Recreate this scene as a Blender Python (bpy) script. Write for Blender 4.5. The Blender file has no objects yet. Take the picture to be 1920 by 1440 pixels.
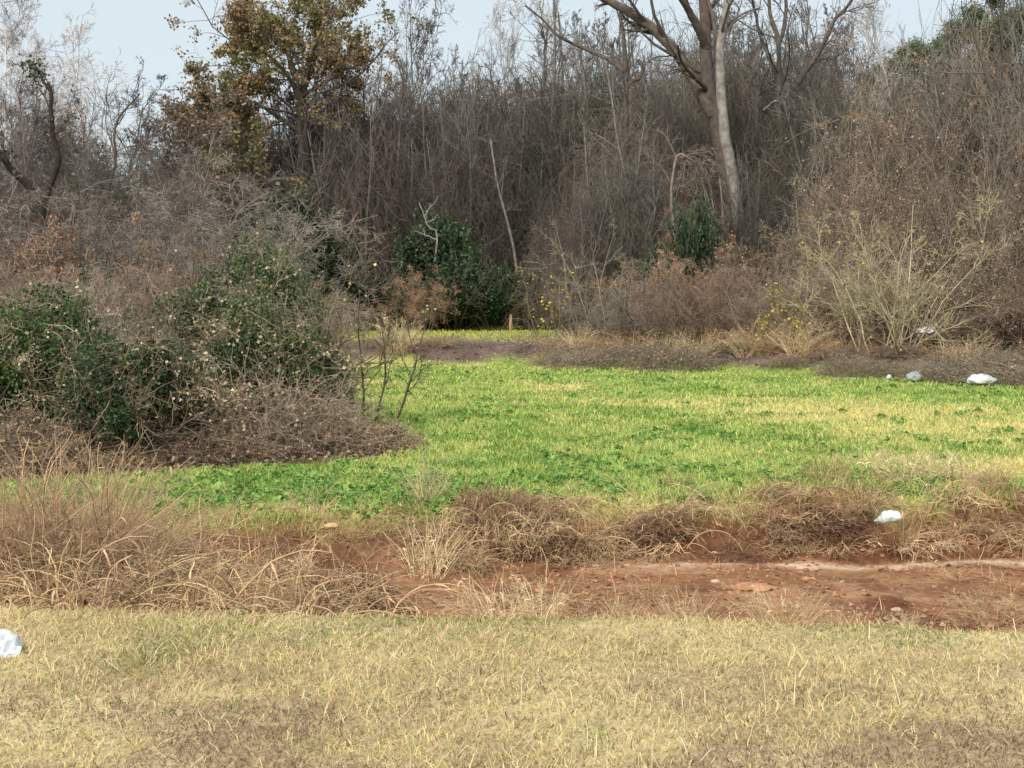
import bpy, math
import numpy as np
from mathutils import Vector

# ------------------------------------------------------------------ camera, light, exposure
S = bpy.context.scene
C = S.collection
F = 2638.0                     # focal length in pixels of the 1920 px wide photograph
CAMH = 1.6
PITCH = math.atan(160 / F)
cam = bpy.data.objects.new('camera', bpy.data.cameras.new('camera'))
C.objects.link(cam)
cam.location = (0, 0, CAMH)
cam.rotation_euler = (math.radians(90) - PITCH, 0, 0)
cam.data.sensor_width = 36
cam.data.lens = 36 * F / 1920
cam.data.clip_start = 0.05
cam.data.clip_end = 3000
S.camera = cam

SUN_EL, SUN_AZ = math.radians(44), math.radians(205)     # azimuth from +Y, clockwise: behind the camera, a little left
world = bpy.data.worlds.new('World'); S.world = world
world.use_nodes = True
wn, wl = world.node_tree.nodes, world.node_tree.links
wn.clear()
sky = wn.new('ShaderNodeTexSky'); sky.sky_type = 'NISHITA'; sky.sun_disc = False
sky.sun_elevation = SUN_EL; sky.sun_rotation = SUN_AZ
sky.air_density = 1.0; sky.dust_density = 2.5; sky.ozone_density = 1.2
cl = wn.new('ShaderNodeMix'); cl.data_type = 'RGBA'
cl.inputs[0].default_value = 0.78                        # thin even cloud over the blue
cl.inputs[7].default_value = (8.3, 9.3, 9.8, 1)
bg = wn.new('ShaderNodeBackground'); bg.inputs[1].default_value = 0.076
wo = wn.new('ShaderNodeOutputWorld')
wl.new(sky.outputs[0], cl.inputs[6]); wl.new(cl.outputs[2], bg.inputs[0]); wl.new(bg.outputs[0], wo.inputs[0])

sun = bpy.data.objects.new('sun', bpy.data.lights.new('sun', 'SUN'))
C.objects.link(sun)
sun.data.energy = 2.7; sun.data.angle = math.radians(12); sun.data.color = (1, 0.95, 0.87)
sd = Vector((math.sin(SUN_AZ) * math.cos(SUN_EL), math.cos(SUN_AZ) * math.cos(SUN_EL), math.sin(SUN_EL)))
sun.rotation_euler = (-sd).to_track_quat('-Z', 'Y').to_euler()
sun.location = (0, -5, 30)

S.view_settings.view_transform = 'Standard'; S.view_settings.look = 'None'
S.view_settings.exposure = 0.42; S.view_settings.gamma = 1
S.render.engine = 'CYCLES'
S.cycles.max_bounces = 5; S.cycles.diffuse_bounces = 3; S.cycles.glossy_bounces = 1
S.cycles.transmission_bounces = 3; S.cycles.transparent_max_bounces = 4
S.cycles.use_denoising = True

# ------------------------------------------------------------------ helpers
R = np.random.default_rng(11)
def at(px, py, Y):
    u = (px - 960) / F; v = (720 - py) / F
    dy = math.cos(PITCH) + v * math.sin(PITCH); dz = -math.sin(PITCH) + v * math.cos(PITCH)
    t = Y / dy
    return np.array([u * t, Y, CAMH + dz * t])
def nrm(a): return a / np.maximum(np.linalg.norm(a, axis=-1, keepdims=True), 1e-9)
def sm(a, b, x):
    t = np.clip((x - a) / (b - a), 0, 1); return t * t * (3 - 2 * t)
def vnoise(x, y, s, seed=0):
    x = np.asarray(x, float) / s + seed * 17.3; y = np.asarray(y, float) / s + seed * 7.9
    xi = np.floor(x); yi = np.floor(y); fx = x - xi; fy = y - yi
    fx = fx * fx * (3 - 2 * fx); fy = fy * fy * (3 - 2 * fy)
    def h(a, b):
        n = np.sin(a * 127.1 + b * 311.7 + seed * 74.7) * 43758.5453
        return n - np.floor(n)
    return (h(xi, yi) * (1 - fx) + h(xi + 1, yi) * fx) * (1 - fy) + (h(xi, yi + 1) * (1 - fx) + h(xi + 1, yi + 1) * fx) * fy
def fbm(x, y, s, seed=0, o=4):
    r = 0; a = 0.5; t = 0
    for k in range(o):
        r = r + a * vnoise(x, y, s / 2 ** k, seed + k); t += a; a *= 0.55
    return r / t
def lin(r, g, b):
    f = lambda c: ((c / 255 + .055) / 1.055) ** 2.4 if c > 10 else c / 255 / 12.92
    return np.array([f(r), f(g), f(b)])
def mixc(a, b, t): return a * (1 - t[..., None]) + b * t[..., None]

def veg_mat(name, transl=0.0, rough=0.8, nscale=30.0, namt=0.25, obj_var=0.25, bump=0.0, spec=0.2):
    m = bpy.data.materials.new(name); m.use_nodes = True
    n, l = m.node_tree.nodes, m.node_tree.links
    n.clear()
    out = n.new('ShaderNodeOutputMaterial')
    at_ = n.new('ShaderNodeAttribute'); at_.attribute_name = 'tint'
    tc = n.new('ShaderNodeTexCoord')
    ns = n.new('ShaderNodeTexNoise'); ns.inputs['Scale'].default_value = nscale; ns.inputs['Detail'].default_value = 3
    l.new(tc.outputs['Object'], ns.inputs['Vector'])
    mr = n.new('ShaderNodeMapRange'); mr.inputs[1].default_value = 0.3; mr.inputs[2].default_value = 0.7
    mr.inputs[3].default_value = 1 - namt; mr.inputs[4].default_value = 1 + namt
    l.new(ns.outputs[0], mr.inputs[0])
    oi = n.new('ShaderNodeObjectInfo')
    mo = n.new('ShaderNodeMapRange'); mo.inputs[3].default_value = 1 - obj_var; mo.inputs[4].default_value = 1 + obj_var
    l.new(oi.outputs['Random'], mo.inputs[0])
    mu = n.new('ShaderNodeMath'); mu.operation = 'MULTIPLY'
    l.new(mr.outputs[0], mu.inputs[0]); l.new(mo.outputs[0], mu.inputs[1])
    hs = n.new('ShaderNodeVectorMath'); hs.operation = 'SCALE'
    l.new(at_.outputs['Color'], hs.inputs[0]); l.new(mu.outputs[0], hs.inputs['Scale'])
    p = n.new('ShaderNodeBsdfPrincipled')
    p.inputs['Roughness'].default_value = rough
    p.inputs['Specular IOR Level'].default_value = spec
    l.new(hs.outputs[0], p.inputs['Base Color'])
    if bump:
        b = n.new('ShaderNodeBump'); b.inputs['Strength'].default_value = bump; b.inputs['Distance'].default_value = 0.02
        l.new(ns.outputs[0], b.inputs['Height']); l.new(b.outputs[0], p.inputs['Normal'])
    if transl:
        t = n.new('ShaderNodeBsdfTranslucent'); l.new(hs.outputs[0], t.inputs['Color'])
        mx = n.new('ShaderNodeMixShader'); mx.inputs[0].default_value = transl
        l.new(p.outputs[0], mx.inputs[1]); l.new(t.outputs[0], mx.inputs[2]); l.new(mx.outputs[0], out.inputs[0])
    else:
        l.new(p.outputs[0], out.inputs[0])
    return m
M_GROUND = veg_mat('soil_and_turf', 0, 0.95, 14, 0.22, 0.0, 0.6, 0.1)
M_DIRT = veg_mat('red_clay', 0, 0.95, 16, 0.28, 0.0, 1.0, 0.1)
M_GRASS = veg_mat('grass_blades', 0.2, 0.7, 4, 0.12, 0.0)
M_LEAF = veg_mat('leaves', 0.25, 0.55, 6, 0.2, 0.12, 0, 0.35)
M_TWIG = veg_mat('twigs', 0.0, 0.85, 3, 0.2, 0.3)
M_BARK = veg_mat('bark', 0.0, 0.9, 5, 0.35, 0.12, 0.8)
M_DRY = veg_mat('dry_stems', 0.15, 0.85, 5, 0.2, 0.18)
M_PLAIN = veg_mat('litter_surface', 0.1, 0.5, 12, 0.06, 0.0, 0.3, 0.3)

class MB:
    """collects quads with a colour per vertex, links them as one mesh object"""
    def __init__(s): s.v = []; s.q = []; s.c = []; s.n = 0
    def add(s, v, q, c):
        v = np.asarray(v, float).reshape(-1, 3); c = np.broadcast_to(np.asarray(c, float), v.shape)
        s.v.append(v); s.q.append(np.asarray(q, np.int64).reshape(-1, 4) + s.n); s.c.append(c); s.n += len(v)
        return s
    def tubes(s, P, Rr, sides, col):
        """P (N,K,3), Rr (N,K), col (N,3) or (3,)"""
        N, K, _ = P.shape
        T = np.empty_like(P); T[:, 1:-1] = P[:, 2:] - P[:, :-2]; T[:, 0] = P[:, 1] - P[:, 0]; T[:, -1] = P[:, -1] - P[:, -2]
        T = nrm(T)
        md = np.abs(nrm(P[:, -1] - P[:, 0])); ref = np.eye(3)[np.argmin(md, axis=1)][:, None, :]
        U = nrm(np.cross(T, np.broadcast_to(ref, T.shape))); V = np.cross(T, U)
        a = np.arange(sides) * 2 * np.pi / sides
        ring = U[:, :, None] * np.cos(a)[:, None] + V[:, :, None] * np.sin(a)[:, None]
        v = P[:, :, None] + ring * Rr[:, :, None, None]
        i = np.arange(N * K * sides).reshape(N, K, sides); j = np.roll(i, -1, axis=2)
        q = np.stack([i[:, :-1], j[:, :-1], j[:, 1:], i[:, 1:]], -1)
        col = np.broadcast_to(np.asarray(col, float), (N, 3))
        return s.add(v, q, np.repeat(col, K * sides, 0))
    def ribbons(s, P, Wd, side, col):
        """P (N,K,3) centre lines, Wd (N,K) half widths, side (N,3)"""
        N, K, _ = P.shape
        v = np.stack([P - side[:, None] * Wd[..., None], P + side[:, None] * Wd[..., None]], 2)
        i = np.arange(N * K * 2).reshape(N, K, 2)
        q = np.stack([i[:, :-1, 0], i[:, :-1, 1], i[:, 1:, 1], i[:, 1:, 0]], -1)
        col = np.asarray(col, float)
        if col.ndim == 3: c = np.repeat(col.reshape(-1, 3), 2, 0)
        else: c = np.repeat(np.broadcast_to(col, (N, 3)), K * 2, 0)
        return s.add(v, q, c)
    def leaves(s, P, size, col, rng, flat=0.0, nrml=None, aspect=0.45):
        N = len(P)
        d = rng.normal(size=(N, 3)); d[:, 2] *= (1 - flat)
        d = nrm(d)
        n2 = rng.normal(size=(N, 3)) * (1 - 0.6 * flat)
        if nrml is not None: n2 = n2 * 0.6 + nrml
        else: n2[:, 2] += 1.5 * flat
        sd_ = nrm(np.cross(d, n2)); up = np.cross(sd_, d)
        sz = np.broadcast_to(size, (N,))[:, None]
        base = P - d * sz * .5; tip = P + d * sz * .5 - up * sz * 0.12
        v = np.stack([base, P + sd_ * sz * aspect + up * sz * .08, tip, P - sd_ * sz * aspect + up * sz * .08], 1)
        return s.add(v, np.arange(N * 4), np.repeat(np.broadcast_to(col, (N, 3)), 4, 0))
    def mesh(s, name, mat, smooth=False):
        v = np.concatenate(s.v); q = np.concatenate(s.q); c = np.concatenate(s.c)
        me = bpy.data.meshes.new(name)
        me.vertices.add(len(v)); me.vertices.foreach_set('co', v.ravel())
        me.loops.add(len(q) * 4); me.loops.foreach_set('vertex_index', q.ravel())
        me.polygons.add(len(q)); me.polygons.foreach_set('loop_start', np.arange(len(q)) * 4)
        try: me.polygons.foreach_set('loop_total', np.full(len(q), 4))
        except Exception: pass
        if smooth: me.polygons.foreach_set('use_smooth', np.ones(len(q), bool))
        me.update(calc_edges=True)
        a = me.attributes.new('tint', 'FLOAT_COLOR', 'POINT')
        a.data.foreach_set('color', np.concatenate([np.clip(c, 0, 1), np.ones((len(c), 1))], 1).ravel())
        me.materials.append(mat)
        return me
    def build(s, name, mat, parent=None, smooth=False):
        o = bpy.data.objects.new(name, s.mesh(name, mat, smooth)); C.objects.link(o)
        if parent is not None: o.parent = parent
        return o

def tag(o, label=None, cat=None, group=None, kind=None):
    if label: o['label'] = label
    if cat: o['category'] = cat
    if group: o['group'] = group
    if kind: o['kind'] = kind
    return o
def thing(name, label, cat, loc=(0, 0, 0), rz=0, group=None, sc=(1, 1, 1)):
    o = bpy.data.objects.new(name, None); C.objects.link(o); o.empty_display_size = 0.2
    o.location = [float(k) for k in loc]; o.rotation_euler = (0, 0, rz); o.scale = sc
    return tag(o, label, cat, group)
def dup(root, loc, rz, sc, label, cat=None, group=None, name=None):
    r = root.copy(); C.objects.link(r)
    if name: r.name = name
    r.location = [float(k) for k in loc]; r.rotation_euler = (0, 0, rz); r.scale = sc
    r['label'] = label
    if cat: r['category'] = cat
    if group: r['group'] = group
    elif 'group' in r: del r['group']
    for ch in kids[root.name]:
        c = ch.copy(); C.objects.link(c); c.parent = r
    kids[r.name] = [c for c in r.children] if False else kids[root.name]
    return r
kids = {}

def var(rng, col, n, v=0.25, h=0.06):
    c = np.asarray(col, float)[None] * (1 + (rng.random((n, 1)) - .5) * 2 * v)
    return np.clip(c * (1 + (rng.random((n, 3)) - .5) * 2 * h), 0.005, 0.95)

# ---------------- branching
def walk(rng, p0, d0, L, K, wander, up):
    N = len(p0); P = np.empty((N, K, 3)); P[:, 0] = p0; d = nrm(d0); st = (L / (K - 1))[:, None]
    for k in range(1, K):
        d = d + rng.normal(size=(N, 3)) * wander
        d[:, 2] += up
        d = nrm(d)
        P[:, k] = P[:, k - 1] + d * st
    return P
def grow(rng, P, Rr, m, t0, t1, ang, Lf, K=5, wander=0.18, up=0.05, rf=0.55, rmin=0.004, absL=None, taper=0.35, lexp=0.6):
    N, Kp, _ = P.shape
    idx = np.repeat(np.arange(N), m); n = len(idx)
    t = t0 + (t1 - t0) * rng.random(n)
    f = t * (Kp - 1); i = np.minimum(f.astype(int), Kp - 2); f = (f - i)[:, None]
    p0 = P[idx, i] * (1 - f) + P[idx, i + 1] * f
    r0 = Rr[idx, i] * (1 - f[:, 0]) + Rr[idx, i + 1] * f[:, 0]
    tg = nrm(P[idx, i + 1] - P[idx, i])
    rv = rng.normal(size=(n, 3)); rv -= (rv * tg).sum(1, keepdims=True) * tg; rv = nrm(rv)
    a = np.radians(ang * (0.6 + 0.8 * rng.random(n)))[:, None]
    d = tg * np.cos(a) + rv * np.sin(a)
    Lp = np.linalg.norm(P[:, 1:] - P[:, :-1], axis=2).sum(1)[idx]
    L = (Lp * Lf * (1.15 - t) ** lexp if absL is None else np.full(n, absL)) * (0.6 + 0.8 * rng.random(n))
    Q = walk(rng, p0, d, L, K, wander, up)
    rr = np.maximum(r0 * rf, rmin)
    RQ = np.maximum(rr[:, None] * np.linspace(1, taper, K)[None], rmin * 0.6)
    return Q, RQ
def curve(pts, n):
    """smooth resample of a control polyline"""
    p = np.asarray(pts, float); k = len(p)
    q = np.concatenate([[2 * p[0] - p[1]], p, [2 * p[-1] - p[-2]]])
    out = []
    for s_ in np.linspace(0, k - 1 - 1e-6, n):
        i = int(s_); t = s_ - i; a, b, c, d = q[i], q[i + 1], q[i + 2], q[i + 3]
        out.append(0.5 * (2 * b + (c - a) * t + (2 * a - 5 * b + 4 * c - d) * t * t + (3 * b - a - 3 * c + d) * t ** 3))
    return np.array(out)

# ------------------------------------------------------------------ terrain
def e_verge(x): return 6.9 - 0.1 * np.clip(x, -6, 6) + 0.05 * np.sin(x * 1.7)
def e_bed(x): return np.clip(10.45 + 0.25 * x, 9.0, 11.6) + 0.12 * np.sin(x * 1.3 + 1) + 0.05 * np.sin(x * 4.1)
def e_field(x): return np.clip(34 - 0.72 * np.maximum(x - 0.3, 0), 22, 34) + 0.3 * np.sin(x * 0.6)
def H(x, y):
    x = np.asarray(x, float); y = np.asarray(y, float)
    a = e_verge(x); b = e_bed(x); dep = np.clip(0.41 + 0.03 * x, 0.27, 0.54)
    z = -dep * sm(a, a + 0.9, y)
    top = -0.05 + 0.05 * sm(12, 20, y)
    bankw = 0.6 + 0.25 * (fbm(x, y * 0, 1.2, 3) - .5)
    t = sm(b, b + bankw, y)
    z = z * (1 - t) + top * t
    z = z + 0.06 * (fbm(x, y, 2.5, 5) - .5) + 0.025 * (fbm(x, y, 0.35, 9) - .5)
    inbed = sm(a + .5, a + 1, y) * (1 - t)
    z = z + inbed * (0.07 * (fbm(x, y, 0.5, 21) - .5) + .045 * (fbm(x * .8, y, 0.15, 23, 2) - .5))
    e = e_field(x)
    z = z + 0.42 * np.exp(-((y - e - 0.9) / 0.75) ** 2) * (0.8 + 0.5 * fbm(x, y, 1.5, 8)) * sm(12, 8, np.abs(x))
    z = z + 0.3 * sm(e + 1, e + 5, y) + 2.5 * sm(64, 110, y) + 6 * sm(110, 400, y)
    z = z + 0.10 * (fbm(x, y, 6, 31) - .5) * sm(13, 18, y)
    return z
SOIL = lin(150, 130, 100); STRAW = lin(214, 194, 150); CLAY = lin(136, 98, 70); CLAYP = lin(176, 140, 110)
GRN = lin(156, 172, 86); GRN2 = lin(90, 128, 50); FSTR = lin(200, 186, 124)
def straw_amt(x, y):
    m = fbm(x * 0.6, y, 2.2, 41) + 0.35 * (fbm(x, y, 0.5, 44) - .5)
    w = (m - 0.50) * 2.6
    for cx, cy, rx, ry, k in ((0.78, 25.6, .8, 1.6, 1.2), (3.4, 15.6, 2.2, 1.6, .75), (5.2, 13.6, 1.6, 0.9, .7), (2.2, 18.0, 2.2, 1.3, .35), (4.3, 20, 3, 1.6, .45), (7, 16, 2.5, 2, .5), (6.0, 23.3, 3.6, 1.2, -.8),
                              (0, 12.2, 5, .7, -.7), (-2.5, 12.6, 3, 1.4, -.8), (-2, 18, 1.2, 3, -.3), (4, 12.4, 5, .5, -.5), (-3.2, 26, 2, 3, .45)):
        w = w + k * np.exp(-((x - cx) / rx) ** 2 - ((y - cy) / ry) ** 2)
    return np.clip(w + 0.18, 0, 1)
def ground_col(x, y):
    n1 = fbm(x, y, 0.5, 61); n2 = fbm(x, y, 1.6, 63)
    a = e_verge(x); b = e_bed(x)
    verge = mixc(np.broadcast_to(SOIL, x.shape + (3,)), np.broadcast_to(STRAW * .8, x.shape + (3,)), np.clip(n1 * 1.6 - .2, 0, 1))
    field = mixc(np.broadcast_to(GRN * .8, x.shape + (3,)), np.broadcast_to(FSTR * .9, x.shape + (3,)), straw_amt(x, y))
    field = mixc(field, np.broadcast_to(lin(90, 84, 50), x.shape + (3,)), np.clip(n1 * 2 - 1.25, 0, .6))
    dirt = mixc(np.broadcast_to(CLAY, x.shape + (3,)), np.broadcast_to(CLAYP, x.shape + (3,)), np.clip((fbm(x * .6, y * 1.4, .45, 65, 5) - .52) * 3.2, 0, .8))
    dirt = mixc(dirt, np.broadcast_to(lin(96, 58, 44), x.shape + (3,)), np.clip((fbm(x, y, .4, 69) - .55) * 4, 0, .8))
    c = verge
    c = mixc(c, dirt, sm(a + .05, a + .3, y + .2 * (n1 - .5)))
    # pale silt line at the foot of the bank
    c = mixc(c, np.broadcast_to(lin(205, 176, 148), x.shape + (3,)), np.exp(-((y - b + .12) / .1) ** 2) * sm(0.5, 2, x) * .9)
    bank = mixc(dirt * .35 + lin(98, 62, 44) * .65, field, np.clip(sm(b + .3, b + .6, y + .5 * (n1 - .5)), 0, 1))
    c = mixc(c, bank, sm(b, b + .1, y))
    e = e_field(x)
    mound = mixc(np.broadcast_to(lin(118, 100, 92), x.shape + (3,)), np.broadcast_to(lin(84, 70, 66), x.shape + (3,)), np.clip(n1 * 2 - .6, 0, 1))
    c = mixc(c, mound, sm(e - .3, e + .3, y + (n2 - .5)))
    strip = mixc(np.broadcast_to(lin(158, 165, 84), x.shape + (3,)), np.broadcast_to(lin(186, 176, 116), x.shape + (3,)), np.clip(n2 * 2 - .5, 0, 1))
    c = mixc(c, strip, sm(e + 2.0, e + 3.2, y) * sm(12, 9, np.abs(x)))
    floor_ = mixc(np.broadcast_to(lin(110, 84, 62), x.shape + (3,)), np.broadcast_to(lin(80, 64, 46), x.shape + (3,)), n1)
    c = mixc(c, floor_, sm(61, 63, y + n2))
    # leaf litter under the left thicket
    lm = sm(0, .5, left_edge(x, y)) * sm(10.5, 12, y)
    c = mixc(c, floor_, lm)
    return c
def left_edge(x, y):
    """positive inside the thicket at the left"""
    bx = np.interp(y, [11.5, 12.4, 12.9, 13.5, 13.9, 14.6, 17, 22, 30, 60], [-6.5, -5.2, -3.9, -3.0, -1.7, -1.0, -1.9, -3.0, -4.4, -9])
    return bx - x
def rows():
    return np.concatenate([np.arange(-30, 3, 1.5), np.arange(3, 14, .05), np.arange(14, 37, .16), np.arange(37, 66, .6), np.arange(66, 130, 3), np.geomspace(130, 1500, 22)])
def cols():
    c = np.concatenate([np.arange(0, 6, .06), np.arange(6, 14, .25), np.arange(14, 50, 1.2), np.geomspace(50, 1500, 18)])
    return np.concatenate([-c[:0:-1], c])
ys, xs = rows(), cols()
X, Y = np.meshgrid(xs, ys)
Z = H(X, Y)
G = np.stack([X, Y, Z], -1); GC = ground_col(X, Y)
idx = np.arange(X.size).reshape(X.shape)
Q = np.stack([idx[:-1, :-1], idx[:-1, 1:], idx[1:, 1:], idx[1:, :-1]], -1).reshape(-1, 4)
cx = G.reshape(-1, 3)[Q].mean(1)
inbed = (cx[:, 1] > e_verge(cx[:, 0]) + .1) & (cx[:, 1] < e_bed(cx[:, 0]) + .45)
def sub(qs, name, mat):
    u, inv = np.unique(qs, return_inverse=True)
    mb = MB(); mb.add(G.reshape(-1, 3)[u], inv.reshape(-1, 4), GC.reshape(-1, 3)[u])
    o = mb.build(name, mat, smooth=True); o['kind'] = 'structure'; return o
sub(Q[~inbed], 'ground', M_GROUND)
sub(Q[inbed], 'ditch', M_DIRT)

# ------------------------------------------------------------------ grass
def blades(rng, x, y, h, w, lean, col, K=3, curl=0.5, tipcol=1.1):
    n = len(x); P = np.empty((n, K, 3))
    az = rng.random(n) * 2 * np.pi; ln = np.clip(rng.normal(lean, lean * .5, n), 0, 1.45)
    P[:, 0] = np.stack([x, y, H(x, y) - .004], 1)
    for k in range(1, K):
        a = np.clip(ln + curl * (k - 1) * rng.random(n), 0, 1.75)
        d = np.stack([np.sin(a) * np.cos(az), np.sin(a) * np.sin(az), np.cos(a)], 1)
        P[:, k] = P[:, k - 1] + d * (h / (K - 1))[:, None]
    s2 = rng.random(n) * 2 * np.pi
    side = np.stack([np.cos(s2), np.sin(s2) * .6, 0 * s2], 1)
    wd = w[:, None] * np.linspace(1, .25, K)[None] * .5
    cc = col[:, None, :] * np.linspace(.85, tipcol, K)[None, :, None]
    return P, wd, nrm(side), cc
# dry grass on the near verge: density falls off with distance beyond the frame
n = 300000
y = 2.6 + (R.random(n) ** 0.8) * 5.0
x = (R.random(n) - .5) * 2 * (y * .4 + 1.9)
keep = y < e_verge(x) + .12
x, y = x[keep], y[keep]; n = len(x)
pn = fbm(x, y, .45, 71); gn = fbm(x, y, .8, 73); bn = fbm(x, y, .9, 77)
col = var(R, lin(212, 191, 140), n, .42, .06)
g = (R.random(n) < np.clip((gn - .60) * 3, 0, .5) + .03); col[g] = var(R, lin(128, 142, 66), g.sum(), .3)
g = (R.random(n) < .18); col[g] = var(R, lin(206, 204, 146), g.sum(), .2)
b_ = (R.random(n) < np.clip((bn - .42) * 5, 0, .8) * sm(6.3, 4.9, y) + .10); col[b_] = var(R, lin(150, 126, 104), b_.sum(), .35)
h = (.02 + .04 * R.random(n)) * (.6 + .8 * pn); w = .003 + .004 * R.random(n) ** 2
mb = MB(); mb.ribbons(*blades(R, x, y, h, w, .85, col, 4, .9))
# straggling longer straws
n2 = 2600
y = 3.2 + R.random(n2) * 4.2; x = (R.random(n2) - .5) * 2 * (y * .4 + 1.9)
k = y < e_verge(x) + .1; x, y = x[k], y[k]; n2 = len(x)
mb.ribbons(*blades(R, x, y, .08 + .09 * R.random(n2), np.full(n2, .0045), .9, var(R, lin(240, 224, 178), n2, .15), 5, .8))
tag(mb.build('dry_grass', M_GRASS), 'short straw coloured dry grass covering the near verge', 'grass', kind='stuff')

# green field turf
n = 330000
t = R.random(n); y = 1 / (1 / 10.2 * (1 - t) + 1 / 35.5 * t)
x = (R.random(n) - .5) * 2 * (y * .42 + 1.2)
keep = (y > e_bed(x) + .25 + .35 * R.random(n)) & (y < e_field(x) + .3 * R.random(n)) & (left_edge(x, y) < .25)
x, y = x[keep], y[keep]; n = len(x)
sa = straw_amt(x, y); u = R.random(n)
col = np.where((u < sa)[:, None], var(R, lin(212, 200, 136), n, .25), var(R, lin(168, 180, 104), n, .36, .12))
g = R.random(n) < .10; col[g] = var(R, lin(200, 214, 112), g.sum(), .2)
dk = (fbm(x, y, .7, 83) > .56) & (R.random(n) < .6) & (sa < .5); col[dk] = var(R, lin(112, 146, 66), dk.sum(), .3)
h = (.03 + .05 * R.random(n)) * (1 + (y - 10) * .004); w = (.007 + .006 * R.random(n)) * (y / 11)
mb = MB(); mb.ribbons(*blades(R, x, y, h, w, .55, col, 3, .7))
tag(mb.build('green_grass', M_GRASS), 'bright green and straw patched grass of the field', 'grass', kind='stuff')

# far strip beyond the mound
n = 26000
y = 36 + R.random(n) * 27; x = (R.random(n) - .62) * 40
col = np.where((R.random(n) < .55)[:, None], var(R, lin(190, 186, 104), n, .2), var(R, lin(150, 168, 70), n, .2))
mb = MB(); mb.ribbons(*blades(R, x, y, .05 + .08 * R.random(n), np.full(n, .05), .5, col, 2, .5))
tag(mb.build('far_grass', M_GRASS), 'pale yellow green grass strip beyond the dark mound', 'grass', kind='stuff')

# broad leaved ground weeds in the field
def weed_patch(cnt, gen, dens, colr, lsz):
    mbw = MB(); ax, ay = gen(cnt); k = dens(ax, ay) > R.random(cnt); ax, ay = ax[k], ay[k]; m = len(ax)
    per = 16
    ii = np.repeat(np.arange(m), per); rad = (.04 + .13 * R.random(m) ** 2)[ii] * (1 + (ay[ii] - 11) * .03)
    a = R.random(m * per) * 6.283; rr = np.sqrt(R.random(m * per)) * rad
    px = ax[ii] + np.cos(a) * rr; py = ay[ii] + np.sin(a) * rr
    pz = H(px, py) + .015 + .06 * (1 - rr / rad) * R.random(m * per) + .02
    mbw.leaves(np.stack([px, py, pz], 1), lsz * (1 + (py - 11) * .05) * (.7 + .6 * R.random(m * per)), var(R, colr, m * per, .38, .12), R, .6)
    return mbw
def gen_field(c):
    t = R.random(c); y = 1 / (1 / 10.6 * (1 - t) + 1 / 33 * t); return (R.random(c) - .5) * 2 * (y * .42 + 1), y
def dens_field(x, y):
    d = np.clip((fbm(x, y, 1.3, 91) - .5) * 3.5, 0, 1) * .55
    d = d * (1 - .75 * straw_amt(x, y)) + .03
    d = d + .8 * np.exp(-((x + 1.4) / 2.2) ** 2 - ((y - 11.9) / 1.0) ** 2)
    return d * (y > e_bed(x) + .5) * (y < e_field(x) - .2) * (left_edge(x, y) < 0)
mb = weed_patch(5200, gen_field, dens_field, lin(112, 148, 74), .034)
mb2 = weed_patch(1500, gen_field, lambda x, y: dens_field(x, y) * .7, lin(134, 166, 84), .055)
mb.v += mb2.v; mb.c += mb2.c; mb.q += [q_ + mb.n for q_ in mb2.q]; mb.n += mb2.n
tag(mb.build('clover_weeds', M_LEAF), 'low dark green clover and broad leaved weeds dotted over the field', 'weeds', kind='stuff')
# small green weeds in the dry verge
def gen_v(c): y = 4 + R.random(c) * 3; return (R.random(c) - .5) * 2 * y * .42, y
def dens_v(x, y): return (np.exp(-((x + 1.55) / .35) ** 2 - ((y - 5.25) / .2) ** 2) + .5 * np.exp(-((x + .85) / .15) ** 2 - ((y - 5.1) / .15) ** 2) + .012)
mb = weed_patch(500, gen_v, dens_v, lin(112, 138, 60), .014)
tag(mb.build('verge_weeds', M_LEAF), 'small green weeds showing through the dry verge grass', 'weeds', kind='stuff')

# dead leaves and chips in the ditch, bank and thicket edges
n = 16000
y = 8 + R.random(n) * 4.6; x = (R.random(n) - .5) * 12
k = (y < e_bed(x) + .8) & (fbm(x, y, .5, 95) > .47); x, y = x[k], y[k]; n = len(x)
mb = MB(); P = np.stack([x, y, H(x, y) + .008], 1)
mb.leaves(P, .012 + .045 * R.random(n) ** 4, var(R, lin(184, 146, 114), n, .4), R, .9)
n = 26000; y = 1 / (1 / 11.5 + (1 / 64 - 1 / 11.5) * R.random(n)); x = (R.random(n) - .5) * 2 * (y * .45 + 1)
k = (left_edge(x, y) > -.15) | (y > e_field(x) - .1) & (y < e_field(x) + 2.4); x, y = x[k], y[k]; n = len(x)
mb.leaves(np.stack([x, y, H(x, y) + .02 + .05 * R.random(n)], 1), (.025 + .035 * R.random(n)) * (y / 20 + .4), var(R, lin(146, 124, 102), n, .4), R, .6)
tag(mb.build('dead_leaves', M_LEAF), 'scattered dead leaves and chips on the red clay and thicket floor', 'leaf litter', kind='stuff')

n = 5200
y = 7.6 + R.random(n) * 4.6; x = -2.5 + 8 * R.random(n)
k = (fbm(x, y, .6, 97) + .12 * (x < 1) > .52) & (y < e_bed(x) + .6); x, y = x[k], y[k]; n = len(x)
P, wd, sd_, cc = blades(R, x, y, .05 + .14 * R.random(n), .003 + .004 * R.random(n), 1.4, var(R, lin(206, 172, 134), n, .35), 4, .3)
P[:, 1:, 2] = np.maximum(P[:, 1:, 2], H(P[:, 1:, 0], P[:, 1:, 1]) + .006)
mb = MB(); mb.ribbons(P, wd, sd_, cc)
tag(mb.build('fallen_straw', M_DRY), 'loose dry straw lying on the red clay bed of the ditch', 'straw', kind='stuff')

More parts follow.
